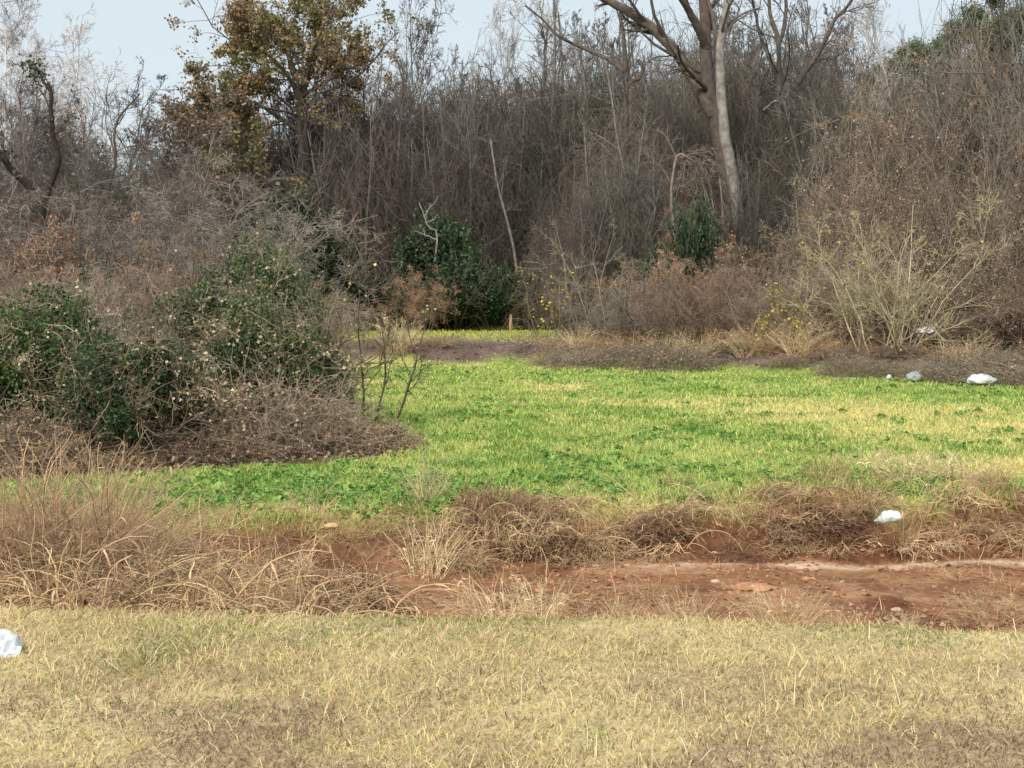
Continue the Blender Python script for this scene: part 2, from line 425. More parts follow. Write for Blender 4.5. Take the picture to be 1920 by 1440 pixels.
# ------------------------------------------------------------------ plant kinds
BROWN = lin(112, 101, 93); GREY = lin(118, 113, 106); PALE = lin(190, 180, 166); TAN = lin(184, 164, 142); DARK = lin(74, 66, 60)
PURP = lin(106, 98, 96)
def finish(name, label, cat, parts, loc=(0, 0, 0), rz=0, group=None):
    """parts: list of (name, MB, mat, smooth)"""
    r = thing(name, label, cat, loc, rz, group)
    kids[r.name] = [mbp.build(nm, mt, r, smt) for nm, mbp, mt, smt in parts]
    return r
def bare_tree(seed, h=11, spread=38, tr=.13, col=GREY, twig=BROWN, n1=16, n2=8, n3=7, n4=4, leaf=None, leafn=0, up=.06, t0=.25, stems=1, lsz=.1, thick=.012, mult=1.0):
    r = np.random.default_rng(seed)
    p0 = np.zeros((stems, 3)); p0[:, :2] = r.normal(size=(stems, 2)) * .15 * (stems > 1)
    d0 = np.tile([0, 0, 1.], (stems, 1)) + r.normal(size=(stems, 3)) * (.06 if stems == 1 else .28); d0[:, 2] = np.abs(d0[:, 2])
    T = walk(r, p0, d0, np.full(stems, h) * (.75 + .25 * r.random(stems) if stems > 1 else 1), 12, .07, .05)
    TR = np.tile(tr * np.linspace(1, .12, 12), (stems, 1)) / stems ** .4
    A, AR = grow(r, T, TR, n1, t0, .97, spread, .42, 8, .16, up, .5, thick * 1.6)
    B, BR = grow(r, A, AR, n2, .15, 1, 42, .45, 6, .2, up * .8, .55, thick * 1.2)
    D, DR = grow(r, B, BR, n3, .1, 1, 45, .5, 5, .22, up * .5, .6, thick)
    E, ER = grow(r, D, DR, n4, .1, 1, 45, .6, 4, .25, 0, .7, thick * .8)
    tk = MB(); tk.tubes(T, TR, 8, col); tk.tubes(A, AR, 5, col)
    cr = MB(); cr.tubes(B, BR, 4, var(r, mixc(col[None], twig[None], np.array([.4]))[0], len(B), .15))
    cr.tubes(D, DR, 3, var(r, twig, len(D), .25)); cr.tubes(E, ER, 3, var(r, twig, len(E), .3))
    parts = [('trunk', tk, M_BARK, True), ('crown', cr, M_TWIG, False)]
    if leafn:
        lf = MB(); k = r.integers(0, len(E), leafn); j = r.integers(0, 4, leafn)
        P = E[k, j] + r.normal(size=(leafn, 3)) * .12
        cc = np.concatenate([var(r, c_, leafn, .3, .08)[None] for c_ in leaf])[r.integers(0, len(leaf), leafn), np.arange(leafn)]
        lf.leaves(P, lsz * (.6 + .8 * r.random(leafn)), cc, r)
        parts.append(('foliage', lf, M_LEAF, False))
    return parts
def brush(seed, h=3.5, n0=26, col=BROWN, twig=TAN, spread=.45, droop=-.03, n1=7, n2=6, n3=5, leaf=None, leafn=0, thick=.008, lsz=.07, wand=.2):
    """many stemmed twiggy shrub"""
    r = np.random.default_rng(seed)
    a = r.random(n0) * 6.283; rr = r.random(n0) ** .6 * h * .22
    p0 = np.stack([np.cos(a) * rr, np.sin(a) * rr, np.full(n0, -.1)], 1)
    d0 = np.stack([np.cos(a) * spread * r.random(n0) * 1.3, np.sin(a) * spread * r.random(n0) * 1.3, np.ones(n0)], 1) + r.normal(size=(n0, 3)) * .12
    T = walk(r, p0, d0, h * (.65 + .4 * r.random(n0)), 9, .12, droop)
    TR = np.linspace(1, .3, 9)[None] * (thick * (1.6 + 1.6 * r.random(n0)))[:, None]
    A, AR = grow(r, T, TR, n1, .2, 1, 38, .42, 7, wand, droop, .6, thick)
    B, BR = grow(r, A, AR, n2, .1, 1, 42, .5, 5, wand, droop, .7, thick * .8)
    D, DR = grow(r, B, BR, n3, .1, 1, 45, .6, 4, wand, droop * .5, .8, thick * .6)
    tk = MB(); tk.tubes(T, TR, 4, var(r, col, len(T), .2)); tk.tubes(A, AR, 3, var(r, col, len(A), .2))
    cr = MB(); cr.tubes(B, BR, 3, var(r, twig, len(B), .28)); cr.tubes(D, DR, 3, var(r, twig, len(D), .3))
    parts = [('stems', tk, M_TWIG, False), ('twigs', cr, M_TWIG, False)]
    if leafn:
        lf = MB(); k = r.integers(0, len(D), leafn); j = r.integers(0, 4, leafn)
        P = D[k, j] + r.normal(size=(leafn, 3)) * .05
        cc = np.stack([var(r, c_, leafn, .3, .08) for c_ in leaf])[r.integers(0, len(leaf), leafn), np.arange(leafn)]
        lf.leaves(P, lsz * (.6 + .8 * r.random(leafn)), cc, r)
        parts.append(('foliage', lf, M_LEAF, False))
    return parts
def clumped(r, n, rx, ry, h, lobes=14, thick=.5):
    """points in the shell of a lobed mound, and their outward normals"""
    a = r.random(lobes) * 6.283; el = np.arcsin(r.random(lobes) ** .8); rad = .4 + .28 * r.random(lobes)
    c = np.stack([np.cos(a) * np.cos(el) * rad, np.sin(a) * np.cos(el) * rad, np.sin(el) * rad * .95 + .05], 1)
    rr = .2 + .3 * r.random(lobes) ** 1.3
    i = r.integers(0, lobes, n); d = nrm(r.normal(size=(n, 3))); d[:, 2] = np.where(d[:, 2] < -.3, -d[:, 2], d[:, 2])
    q = 1 - thick * r.random(n) ** 2
    P = c[i] + d * (rr[i] * q)[:, None] + r.normal(size=(n, 3)) * .02
    P = P * np.array([rx, ry, h]); P[:, 2] = np.abs(P[:, 2])
    g = fbm(P[:, 0] + P[:, 2] * .8, P[:, 1] - P[:, 2] * .6, .16 * h, lobes, 3)
    k = g > np.percentile(g, 22); P, d, i = P[k], d[k], i[k]
    return P, d, i
def evergreen(seed, rx=1.2, ry=1.0, h=2.0, n=26000, cols_=None, lsz=.04, vines=140, vcol=TAN, vleaf=0, vleafcol=None, lobes=14, shoots=110, stem=.02):
    r = np.random.default_rng(seed)
    P, d, i = clumped(r, n, rx, ry, h, lobes); n = len(P)
    cc = np.stack([var(r, c_, n, .3, .1) for c_ in cols_])
    pick = (r.integers(0, 1000, lobes)[i] + r.integers(0, 600, n)) * len(cols_) // 1600
    lf = MB(); lf.leaves(P, lsz * (.35 + 1.1 * r.random(n)), cc[pick, np.arange(n)], r, 0, d * .5)
    # leafy shoots breaking the outline
    k = r.integers(0, n, shoots); S0 = P[k] * .9; sdir = d[k] + np.array([0, 0, .9]) + r.normal(size=(shoots, 3)) * .3
    SH = walk(r, S0, sdir, np.full(shoots, .3 * h) * (.4 + 1.1 * r.random(shoots)), 5, .15, .05)
    m = 22; kk = np.repeat(np.arange(shoots), m); t = r.random(shoots * m) * 3.99; j = t.astype(int); f = (t - j)[:, None]
    LP = SH[kk, j] * (1 - f) + SH[kk, j + 1] * f + r.normal(size=(shoots * m, 3)) * .025
    lf.leaves(LP, lsz * (.6 + .6 * r.random(shoots * m)), var(r, cols_[-1], shoots * m, .3, .1), r)
    br = MB(); br.tubes(SH, np.tile(np.linspace(.006, .003, 5), (shoots, 1)) * (lsz / .04), 3, var(r, BROWN, shoots, .2))
    ns = 16; a = r.random(ns) * 6.283
    p0 = np.stack([np.cos(a) * .2 * rx, np.sin(a) * .2 * ry, np.full(ns, -.05)], 1)
    T = walk(r, p0, np.stack([np.cos(a) * rx, np.sin(a) * ry, np.full(ns, h)], 1) * .6 + r.normal(size=(ns, 3)) * .2, np.full(ns, h * .85), 7, .15, 0)
    TR = np.tile(np.linspace(stem, stem * .3, 7), (ns, 1))
    A, AR = grow(r, T, TR, 9, .2, 1, 45, .5, 5, .25, 0, .6, .005)
    st = MB(); st.tubes(T, TR, 5, lin(104, 90, 76)); st.tubes(A, AR, 3, var(r, lin(118, 102, 86), len(A), .2))
    parts = [('foliage', lf, M_LEAF, False), ('shoots', br, M_TWIG, False), ('stems', st, M_BARK, True)]
    if vines:
        k = r.integers(0, n, vines); V0 = P[k] * 1.02
        V = walk(r, V0, d[k] * .5 + r.normal(size=(vines, 3)) * .7, np.full(vines, .35 * h) * (.4 + r.random(vines)), 8, .35, -.12)
        V[:, :, 2] = np.maximum(V[:, :, 2], .01)
        vm = MB(); vm.tubes(V, np.tile(np.linspace(.0052, .003, 8), (vines, 1)) * (lsz / .04) ** .5, 3, var(r, vcol, vines, .3))
        B, BR = grow(r, V, np.full((vines, 8), .005), 4, .1, 1, 50, .4, 4, .35, -.03, .8, .003)
        vm.tubes(B, BR, 3, var(r, vcol, len(B), .3))
        parts.append(('vines', vm, M_TWIG, False))
        if vleaf:
            k = r.integers(0, len(B), vleaf); LP = B[k, r.integers(0, 4, vleaf)] + r.normal(size=(vleaf, 3)) * .03
            dl = MB(); dl.leaves(LP, lsz * (.6 + .8 * r.random(vleaf)), var(r, vleafcol, vleaf, .35, .08), r)
            parts.append(('dead_leaves', dl, M_LEAF, False))
    return parts
def tangle(seed, rx=1, ry=.8, h=1., n=700, col=TAN, leafn=1200, lcol=None, thick=.005, fall=-.1):
    """heap of dead vines and bramble"""
    r = np.random.default_rng(seed)
    a = r.random(n) * 6.283; q = np.sqrt(r.random(n))
    p0 = np.stack([np.cos(a) * q * rx, np.sin(a) * q * ry, h * (1 - q ** 2) * r.random(n) ** .5 * .8], 1)
    d = np.stack([np.cos(a), np.sin(a), .9 + 0 * a], 1) + r.normal(size=(n, 3)) * .8
    V = walk(r, p0, d, h * (.5 + .7 * r.random(n)), 8, .3, fall)
    V[:, :, 2] = np.maximum(V[:, :, 2], .005)
    m = MB(); m.tubes(V, np.tile(np.linspace(thick, thick * .5, 8), (n, 1)), 3, var(r, col, n, .35))
    B, BR = grow(r, V, np.full((n, 8), thick * .8), 4, .1, 1, 50, .35, 4, .35, -.05, .8, thick * .5)
    m.tubes(B, BR, 3, var(r, col, len(B), .35))
    parts = [('stems', m, M_DRY, False)]
    if leafn:
        k = r.integers(0, len(B), leafn); LP = B[k, r.integers(0, 4, leafn)] + r.normal(size=(leafn, 3)) * .03
        dl = MB(); dl.leaves(LP, .035 * (thick / .005) ** .5 * (.6 + .8 * r.random(leafn)), var(r, lcol if lcol is not None else TAN, leafn, .35, .08), r)
        parts.append(('dead_leaves', dl, M_LEAF, False))
    return parts

def draped(seed, h=9, w=2.6, n=900, col=BROWN, trunkc=GREY, thick=.011, stems=5, leafc=None, leafn=0, lsz=.06, hang=(1.0, 3.6), whips=260):
    """slender trees smothered in bare hanging vines: near vertical strands falling from every height"""
    r = np.random.default_rng(seed)
    p0 = np.concatenate([r.normal(size=(stems, 2)) * w * .22, np.full((stems, 1), -.2)], 1)
    T = walk(r, p0, np.array([[0, 0, 1.]]) + r.normal(size=(stems, 3)) * .13, h * (.7 + .28 * r.random(stems)), 12, .06, .06)
    TR = np.tile(np.linspace(.085, .02, 12), (stems, 1))
    A, AR = grow(r, T, TR, 16, .25, 1, 45, .3, 7, .18, .08, .45, .014)
    A2, AR2 = grow(r, A, AR, 6, .2, 1, 45, .5, 5, .22, .04, .5, .01)
    tk = MB(); tk.tubes(T, TR, 7, trunkc); tk.tubes(A, AR, 4, trunkc); tk.tubes(A2, AR2, 3, trunkc)
    lob = 9; lc = r.normal(size=(lob, 2)) * w * .4; lz = h * (.45 + .5 * r.random(lob)); lr = w * (.35 + .35 * r.random(lob))
    i = r.integers(0, lob, n); a = r.random(n) * 6.283; q = np.sqrt(r.random(n))
    z0 = lz[i] * (1 - .45 * q ** 2) * (.3 + .7 * r.random(n) ** .5)
    S0 = np.stack([lc[i, 0] + np.cos(a) * q * lr[i], lc[i, 1] + np.sin(a) * q * lr[i], z0], 1)
    L = hang[0] + (hang[1] - hang[0]) * r.random(n) ** 2
    d = np.stack([np.cos(a) * .35, np.sin(a) * .35, -.2 - .9 * r.random(n)], 1) + r.normal(size=(n, 3)) * .2
    V = walk(r, S0, d, L, 8, .2, -.13); V[:, :, 2] = np.maximum(V[:, :, 2], .02)
    VR = np.tile(np.linspace(thick, thick * .6, 8), (n, 1))
    VR *= (.6 + .9 * r.random((n, 1)) ** 3)
    B, BR = grow(r, V, VR, 7, 0, 1, 45, .38, 5, .26, -.02, .75, thick * .55)
    W0 = S0[r.integers(0, n, whips)]; W = walk(r, W0, np.array([[0, 0, 1.]]) + r.normal(size=(whips, 3)) * .35, .6 + 1.3 * r.random(whips), 6, .16, .02)
    WB, WBR = grow(r, W, np.full((whips, 6), thick), 5, .2, 1, 35, .5, 4, .2, .03, .7, thick * .6)
    cr = MB(); cr.tubes(V, VR, 3, var(r, col, n, .3)); cr.tubes(B, BR, 3, var(r, col, len(B), .35))
    cr.tubes(W, np.full((whips, 6), thick * .8), 3, var(r, col, whips, .3)); cr.tubes(WB, WBR, 3, var(r, col, len(WB), .3))
    parts = [('trunk', tk, M_BARK, True), ('crown', cr, M_TWIG, False)]
    if leafn:
        k = r.integers(0, len(B), leafn); P = B[k, r.integers(0, 5, leafn)] + r.normal(size=(leafn, 3)) * .06
        lf = MB(); cc = np.stack([var(r, c_, leafn, .3, .08) for c_ in leafc])[r.integers(0, len(leafc), leafn), np.arange(leafn)]
        lf.leaves(P, lsz * (.6 + .8 * r.random(leafn)), cc, r); parts.append(('foliage', lf, M_LEAF, False))
    return parts

Z0 = lambda x, y: float(H(np.array([x]), np.array([y]))[0])
def put(px, D): x = (px - 960) / F * D; return (x, D, Z0(x, D))
def hz(py, D): return CAMH - (py - 560) / F * D       # world height of a pixel row at a distance


# ------------------------------------------------------------------ plants of several kinds, planted one by one
class Kind:
    def __init__(s, name, cat, h, make): s.name = name; s.cat = cat; s.h = h; s.make = make; s.root = None; s.parts = None
KR = np.random.default_rng(5)
def plant(kind, px, D, top, label, group=None, wide=1.0, cat=None, rz=None, name=None, xy=None):
    x, y, z = put(px, D)
    z -= .03
    hh = max(hz(top, D) - z, .2); sc = hh / kind.h; w = sc * wide
    rz = KR.random() * 6.283 if rz is None else rz
    if kind.parts is None:
        pr = kind.make()
        kind.h = float(np.percentile(np.concatenate(pr[1][1].v)[:, 2], 99)) if kind.name != 'bramble_heap' else 1.0
        kind.parts = [(nm, mbp.mesh(nm, mt, smt)) for nm, mbp, mt, smt in pr]
        sc = hh / kind.h; w = sc * wide
    r = thing(name or kind.name, label, cat or kind.cat, (x, y, z), rz, group, (w, w, sc))
    for nm, me in kind.parts:
        o = bpy.data.objects.new(nm, me); C.objects.link(o); o.parent = r
    return r
T_ = [Kind('bare_tree', 'tree', 11, (lambda s=s, c=c, t=t, a=a: bare_tree(s, 11, a, .12, c, t))) for s, c, t, a in
      ((101, GREY, BROWN, 36), (102, lin(120, 110, 104), PURP, 30), (103, GREY, PURP, 42), (104, lin(112, 104, 96), BROWN, 34))]
TL = [Kind('bare_tree', 'tree', 10, (lambda s=s, lf=lf: bare_tree(s, 10, 38, .1, GREY, BROWN, n4=3, leaf=lf, leafn=4200, lsz=.12, stems=2))) for s, lf in
      ((111, [lin(150, 124, 106), lin(128, 106, 88)]), (112, [lin(120, 106, 72), lin(140, 116, 84)]))]
PT = [Kind('bare_tree', 'tree', 12, (lambda s=s: bare_tree(s, 12, 30, .11, lin(200, 196, 190), lin(196, 188, 182), n1=20, n2=8, n3=6, n4=3, up=.09, thick=.010, t0=.2))) for s in (121, 122)]
OK_ = [Kind('leafy_brown_tree', 'tree', 8, (lambda s=s: bare_tree(s, 8, 44, .09, GREY, lin(160, 146, 132), n1=18, n4=3, stems=3, leaf=[lin(190, 164, 140), lin(170, 142, 118), lin(210, 184, 158), lin(142, 124, 100)], leafn=15000, lsz=.10, t0=.08, thick=.009))) for s in (131, 132, 133)]
B_ = [Kind('bare_shrub', 'shrub', 3.5, (lambda s=s, c=c, t=t, w=w: brush(s, 3.5, 26, c, t, w))) for s, c, t, w in
      ((201, lin(138, 124, 110), lin(158, 140, 124), .45), (202, lin(130, 120, 108), lin(142, 132, 118), .6), (203, lin(138, 116, 102), lin(148, 126, 110), .4))]
BL = [Kind('brown_leaved_shrub', 'shrub', 3, (lambda s=s, lf=lf: brush(s, 3, 24, BROWN, TAN * .8, .5, leaf=lf, leafn=7000, lsz=.052))) for s, lf in
      ((211, [lin(178, 136, 106), lin(156, 118, 92)]), (212, [lin(180, 158, 134), lin(148, 128, 104), lin(196, 174, 148)]))]
BV = [Kind('vine_draped_shrub', 'shrub', 4, (lambda s=s, t=t: brush(s, 4, 34, BROWN, t, .6, droop=-.11, n1=9, n2=7, n3=4, wand=.16, leaf=[lin(140, 116, 98)], leafn=0))) for s, t in
      ((221, lin(136, 126, 118)), (222, lin(120, 110, 104)))]
VT = [Kind('vine_draped_tree', 'tree', 9, (lambda s=s, c=c, w=w: draped(s, 9, w, 1200, c, thick=.008, hang=(.7, 3.2)))) for s, c, w in
      ((601, lin(118, 106, 98), 2.6), (602, lin(84, 78, 72), 2.2), (603, lin(136, 118, 108), 3.0), (604, lin(112, 98, 94), 2.4), (605, lin(102, 98, 86), 2.6))]
VI = [Kind('ivy_draped_tree', 'tree', 8, lambda: draped(621, 8, 2.0, 800, lin(92, 88, 78), thick=.008, leafc=[lin(62, 78, 58), lin(80, 94, 68), lin(98, 100, 76)], leafn=16000, lsz=.09))]
VL = [Kind('leafy_vine_tree', 'tree', 8, (lambda s=s, c=c: draped(s, 8, 2.8, 1300, lin(156, 140, 124), leafc=c, leafn=24000, lsz=.055, hang=(.4, 1.5), thick=.0055, whips=400))) for s, c in
      ((611, [lin(160, 138, 118), lin(140, 118, 100), lin(174, 152, 130)]), (612, [lin(150, 134, 116), lin(130, 116, 98), lin(162, 140, 118)]), (613, [lin(154, 128, 108), lin(136, 114, 94)]))]
HT = [Kind('bramble_heap', 'shrub', 1, (lambda s=s: tangle(s, 1.3, .9, 1, 560, lin(162, 146, 126), 1400, lin(170, 152, 128), .008))) for s in (231, 232)]
EV = [Kind('evergreen_shrub', 'shrub', 2.6, (lambda s=s: evergreen(s, 1.7, 1.4, 2.6, 15000, [lin(46, 62, 44), lin(58, 78, 52), lin(76, 98, 62)], .085, 50, lin(112, 104, 96), lobes=16))) for s in (241, 242)]
PN = [Kind('pine_tree', 'tree', 12, None)]
def pine(seed):
    r = np.random.default_rng(seed)
    T = walk(r, np.zeros((1, 3)), np.array([[0, 0, 1.]]), np.array([12.]), 12, .03, .02); TR = np.linspace(.17, .04, 12)[None]
    A, AR = grow(r, T, TR, 34, .5, 1, 68, .28, 6, .12, .1, .4, .015)
    B, BR = grow(r, A, AR, 7, .3, 1, 45, .45, 5, .2, .1, .5, .008)
    tk = MB(); tk.tubes(T, TR, 8, lin(112, 92, 78)); tk.tubes(A, AR, 5, lin(100, 84, 72)); tk.tubes(B, BR, 3, lin(90, 78, 66))
    n = 34000; k = r.integers(0, len(B), n); P = B[k, r.integers(2, 5, n)] + r.normal(size=(n, 3)) * .17
    lf = MB(); lf.leaves(P, .17, np.stack([var(r, lin(88, 106, 70), n, .3), var(r, lin(128, 138, 92), n, .3)])[(r.random(n) < .35).astype(int), np.arange(n)], r, aspect=.12)
    return [('trunk', tk, M_BARK, True), ('foliage', lf, M_LEAF, False)]
PN[0].make = lambda: pine(251)

def scatter(kinds, spec, label, group, cat=None, jitter=14, wide=1.0):
    for j, (px, D, top) in enumerate(spec):
        k = kinds[int(KR.integers(0, len(kinds)))]
        plant(k, px + KR.normal() * jitter, D + KR.normal() * .6, top + KR.normal() * 10, label, group, wide * (.85 + .35 * KR.random()), cat)
sky_l = lambda px: np.interp(px, [-300, 0, 130, 330, 420, 520, 700, 900, 1130, 1250, 1330, 1500, 1600, 1750, 1850, 2300], [130, 140, 150, 215, 210, 190, 140, 125, 135, 120, 80, 120, 150, 130, 80, 60])

# the wooded wall behind the field: three depths of bare trees, then brush along its foot
scatter(T_ + T_ + TL[:1], [(p, 80, sky_l(p) + 45) for p in range(-240, 2200, 46)], 'bare grey brown tree in the farthest rank of the wooded wall', 'far rank of bare trees', wide=1.35)
scatter(T_, [(p, 74, sky_l(p) + 30) for p in range(380, 1560, 48)], 'bare grey brown tree of the woodland wall beyond the far grass strip', 'bare trees beyond the far grass strip', wide=1.35)
scatter(VT, [(p, 70, sky_l(p) + 65 + 45 * math.sin(p * 1.7)) for p in range(420, 1600, 50)], 'vine draped grey brown tree at the front of the wall above the dark evergreen thicket', 'front trees above the dark evergreen thicket', wide=.85)
scatter(VI, [(p, 67.5, t_) for p, t_ in ((610, 300), (880, 240), (1120, 170), (1210, 200), (1040, 330), (1420, 260), (1500, 180), (700, 380))], 'dull green ivy draped tree showing dark in the far wooded wall', 'ivy draped trees', wide=.6)
scatter(T_, [(p, 84, t_) for p, t_ in ((740, 110), (880, 80), (975, 90), (1060, 40), (1120, 70), (1230, 50), (1400, 30), (1530, 50), (1620, 90), (1290, 20), (1350, 10), (1450, 20), (1570, 40))], 'tall thin bare tree crown standing against the sky behind the wooded wall', 'bare crowns against the sky', wide=.75)
scatter(VT, [(p, 66, 300 + 70 * math.sin(p)) for p in range(560, 1300, 52)], 'vine draped shrub below the bare trees beyond the far grass strip', 'vine draped shrubs beyond the far grass strip', wide=.85)
scatter(TL + T_[:2], [(p, 56, sky_l(p) + 15) for p in range(-260, 330, 74)], 'bare twiggy tree in the wood at the left above the pale tangled shrubs', 'bare trees above the left shrubs', wide=1.35)
scatter(VT + BV, [(p, 47, 300 + 25 * math.sin(p * 3)) for p in range(-260, 420, 62)], 'vine draped grey brown growth under the bare trees at the left', 'brown shrubs under the left trees', wide=.9)
scatter(B_ + BV[:1], [(p, 36, 395 + 30 * math.sin(p * 2)) for p in range(-200, 480, 60)], 'pale branched shrub tangle above the left green bushes', 'pale tangled shrubs above the left bushes', wide=1.15)
scatter(B_, [(p, 26, 500 + 25 * math.sin(p)) for p in range(-160, 500, 70)], 'brown twiggy shrub just behind the left green bushes', 'twiggy shrubs just behind the left bushes', wide=1.1)
scatter(T_ + VT, [(p, 56, sky_l(p) + 40) for p in range(1240, 1660, 44)], 'dark bare tree in the wood behind the forked tree at the right', 'bare trees behind the forked tree', wide=.8)
scatter(T_[1:3] + VT, [(p, 46, sky_l(p) + 40) for p in range(1560, 2150, 64)], 'tall twiggy tree behind the brown leaved trees at the right', 'bare trees behind the brown leaved trees', wide=.85)
scatter(VL, [(1640, 39, 300), (1730, 38, 200), (1800, 37, 130), (1880, 36, 95), (1960, 35, 80), (2050, 34, 60), (1700, 37, 250), (1570, 40, 330), (1760, 35, 320), (1850, 33, 260), (1930, 32, 230), (2030, 31, 200), (2120, 32, 120)],
        'brown leaved tree in the mottled mass at the right edge', 'brown leaved trees at the right edge', wide=.85)
scatter(VT + B_[:1], [(p, 47, 385 + 45 * math.sin(p * 1.3)) for p in range(1090, 1640, 44)], 'grey brown vine draped growth below the forked tree', 'vine draped growth below the forked tree', wide=.8)
scatter(B_ + BL[1:] + B_, [(p, np.interp(p, [1100, 1950], [37.0, 30.0]), np.interp(p, [1100, 1400, 1600, 2000], [560, 520, 540, 500]) + 45 * math.sin(p * 2.1)) for p in range(1150, 2150, 40)], 'low brown brush at the far edge of the green field', 'low brush along the far field edge', wide=1.1)
scatter(HT, [(p, np.interp(p, [1000, 1950], [34.6, 26.9]), np.interp(p, [1000, 1950], [655, 670])) for p in range(1040, 2150, 44)], 'low heap of dead bramble on the far field edge', 'bramble heaps along the far field edge', wide=1.6, jitter=8)
scatter(HT, [(p, 34.9 + .5 * math.sin(p), 644 + 12 * math.sin(p * 3)) for p in range(560, 1130, 44)], 'grey brown heap of dead weeds on the dark mound between the two grass strips', 'dead weed heaps on the mound', wide=2.0, jitter=8)

# dark evergreen thicket at the foot of the far wood
for px, top, D, wd, lb in ((690, 520, 57.5, 1.0, 'small dark evergreen bush at the left end of the far thicket'), (745, 540, 57.5, .8, 'low dark evergreen bush left of the rusty bush'),
                       (850, 480, 57.5, 1.3, 'large dark evergreen bush in the middle of the far thicket right of the rusty bush'), (930, 495, 57.5, 1.1, 'dark evergreen bush left of the small pale stump'),
                       (1010, 490, 57.5, 1.2, 'large dark evergreen bush at the right of the far thicket behind the yellow sapling'), (1080, 505, 57, 1.0, 'dark evergreen bush at the right end of the far thicket'),
                       (560, 360, 55, 1.0, 'slate green holly standing in the brown shrubs right of the left wood'), (815, 395, 60, .8, 'slate green holly with pale dead branch above the far thicket'),
                       (1305, 365, 43, .36, 'vivid green ivy covered bush under the forked tree'), (1228, 450, 43, .45, 'small dark green bush left of the vivid green one'), (1510, 440, 41, .4, 'dark green bush behind the pale many stemmed shrub'),
                       (190, 490, 30, .6, 'dark slate bush deep in the shrubs at the far left'), (525, 475, 28, .45, 'green bush on top of the grey green shrubs by the field')):
    plant(EV[int(px) % 2], px, D, top, lb, None, wd * (1.0 if D > 56.5 else 1.2))
plant(BL[0], 785, 56, 505, 'rusty red leaved bush standing against the far dark thicket', None, .8)
for px, top, D, lb in ((1345, 455, 38, 'orange brown leaved shrub at the right of the rusty row'), (1255, 480, 38, 'orange brown leaved shrub left of its taller neighbour under the green bush'), (1190, 500, 39, 'rusty shrub at the left end of the right brush'), (130, 420, 33, 'reddish brown leaved shrub at the far left among grey twigs')):
    plant(BL[0], px, D, top, lb, None, .8)
plant(PN[0], 1745, 54, 50, 'round crowned green pine showing above the brown wood at the right', None, .95)
plant(PN[0], 1885, 46, -50, 'taller pine at the top right corner', None, .8)
plant(PN[0], 1640, 75, 120, 'small dark pine beyond the wood between bare trees', None, .9)
plant(PN[0], 1675, 58, 85, 'green pine just left of the round crowned pine', None, .9)

# pale bare trees on the skyline at the left
plant(PT[0], 230, 88, 15, 'pale fan shaped bare tree on the skyline left of the oak', None, 1.15)
plant(PT[1], 165, 92, 40, 'pale bare tree just left of the tallest pale one on the skyline', None, 1.0)
plant(PT[1], 8, 70, -70, 'pale bare tree cut by the top left corner', None, .9)
plant(PT[0], -60, 74, -60, 'pale bare tree outside the left edge', None, .9)
plant(T_[0], 806, 74, -90, 'tall slender bare tree rising alone above the wood right of the oak', None, .55)
plant(PT[1], 915, 84, 15, 'thin bare tree on the skyline right of the slender tall one', None, .8)
plant(PT[0], 1000, 80, 35, 'thin bare tree on the skyline left of the broken dark snag', None, .8)
plant(T_[2], 1270, 78, 0, 'bare tree seen between the limbs of the forked tree', None, .8)
plant(T_[3], 1590, 72, -20, 'thin bare tree on the skyline right of the many limbed tree', None, .8)
plant(PT[1], 1730, 58, -60, 'pale wispy bare tree in front of the round pine', None, .8)

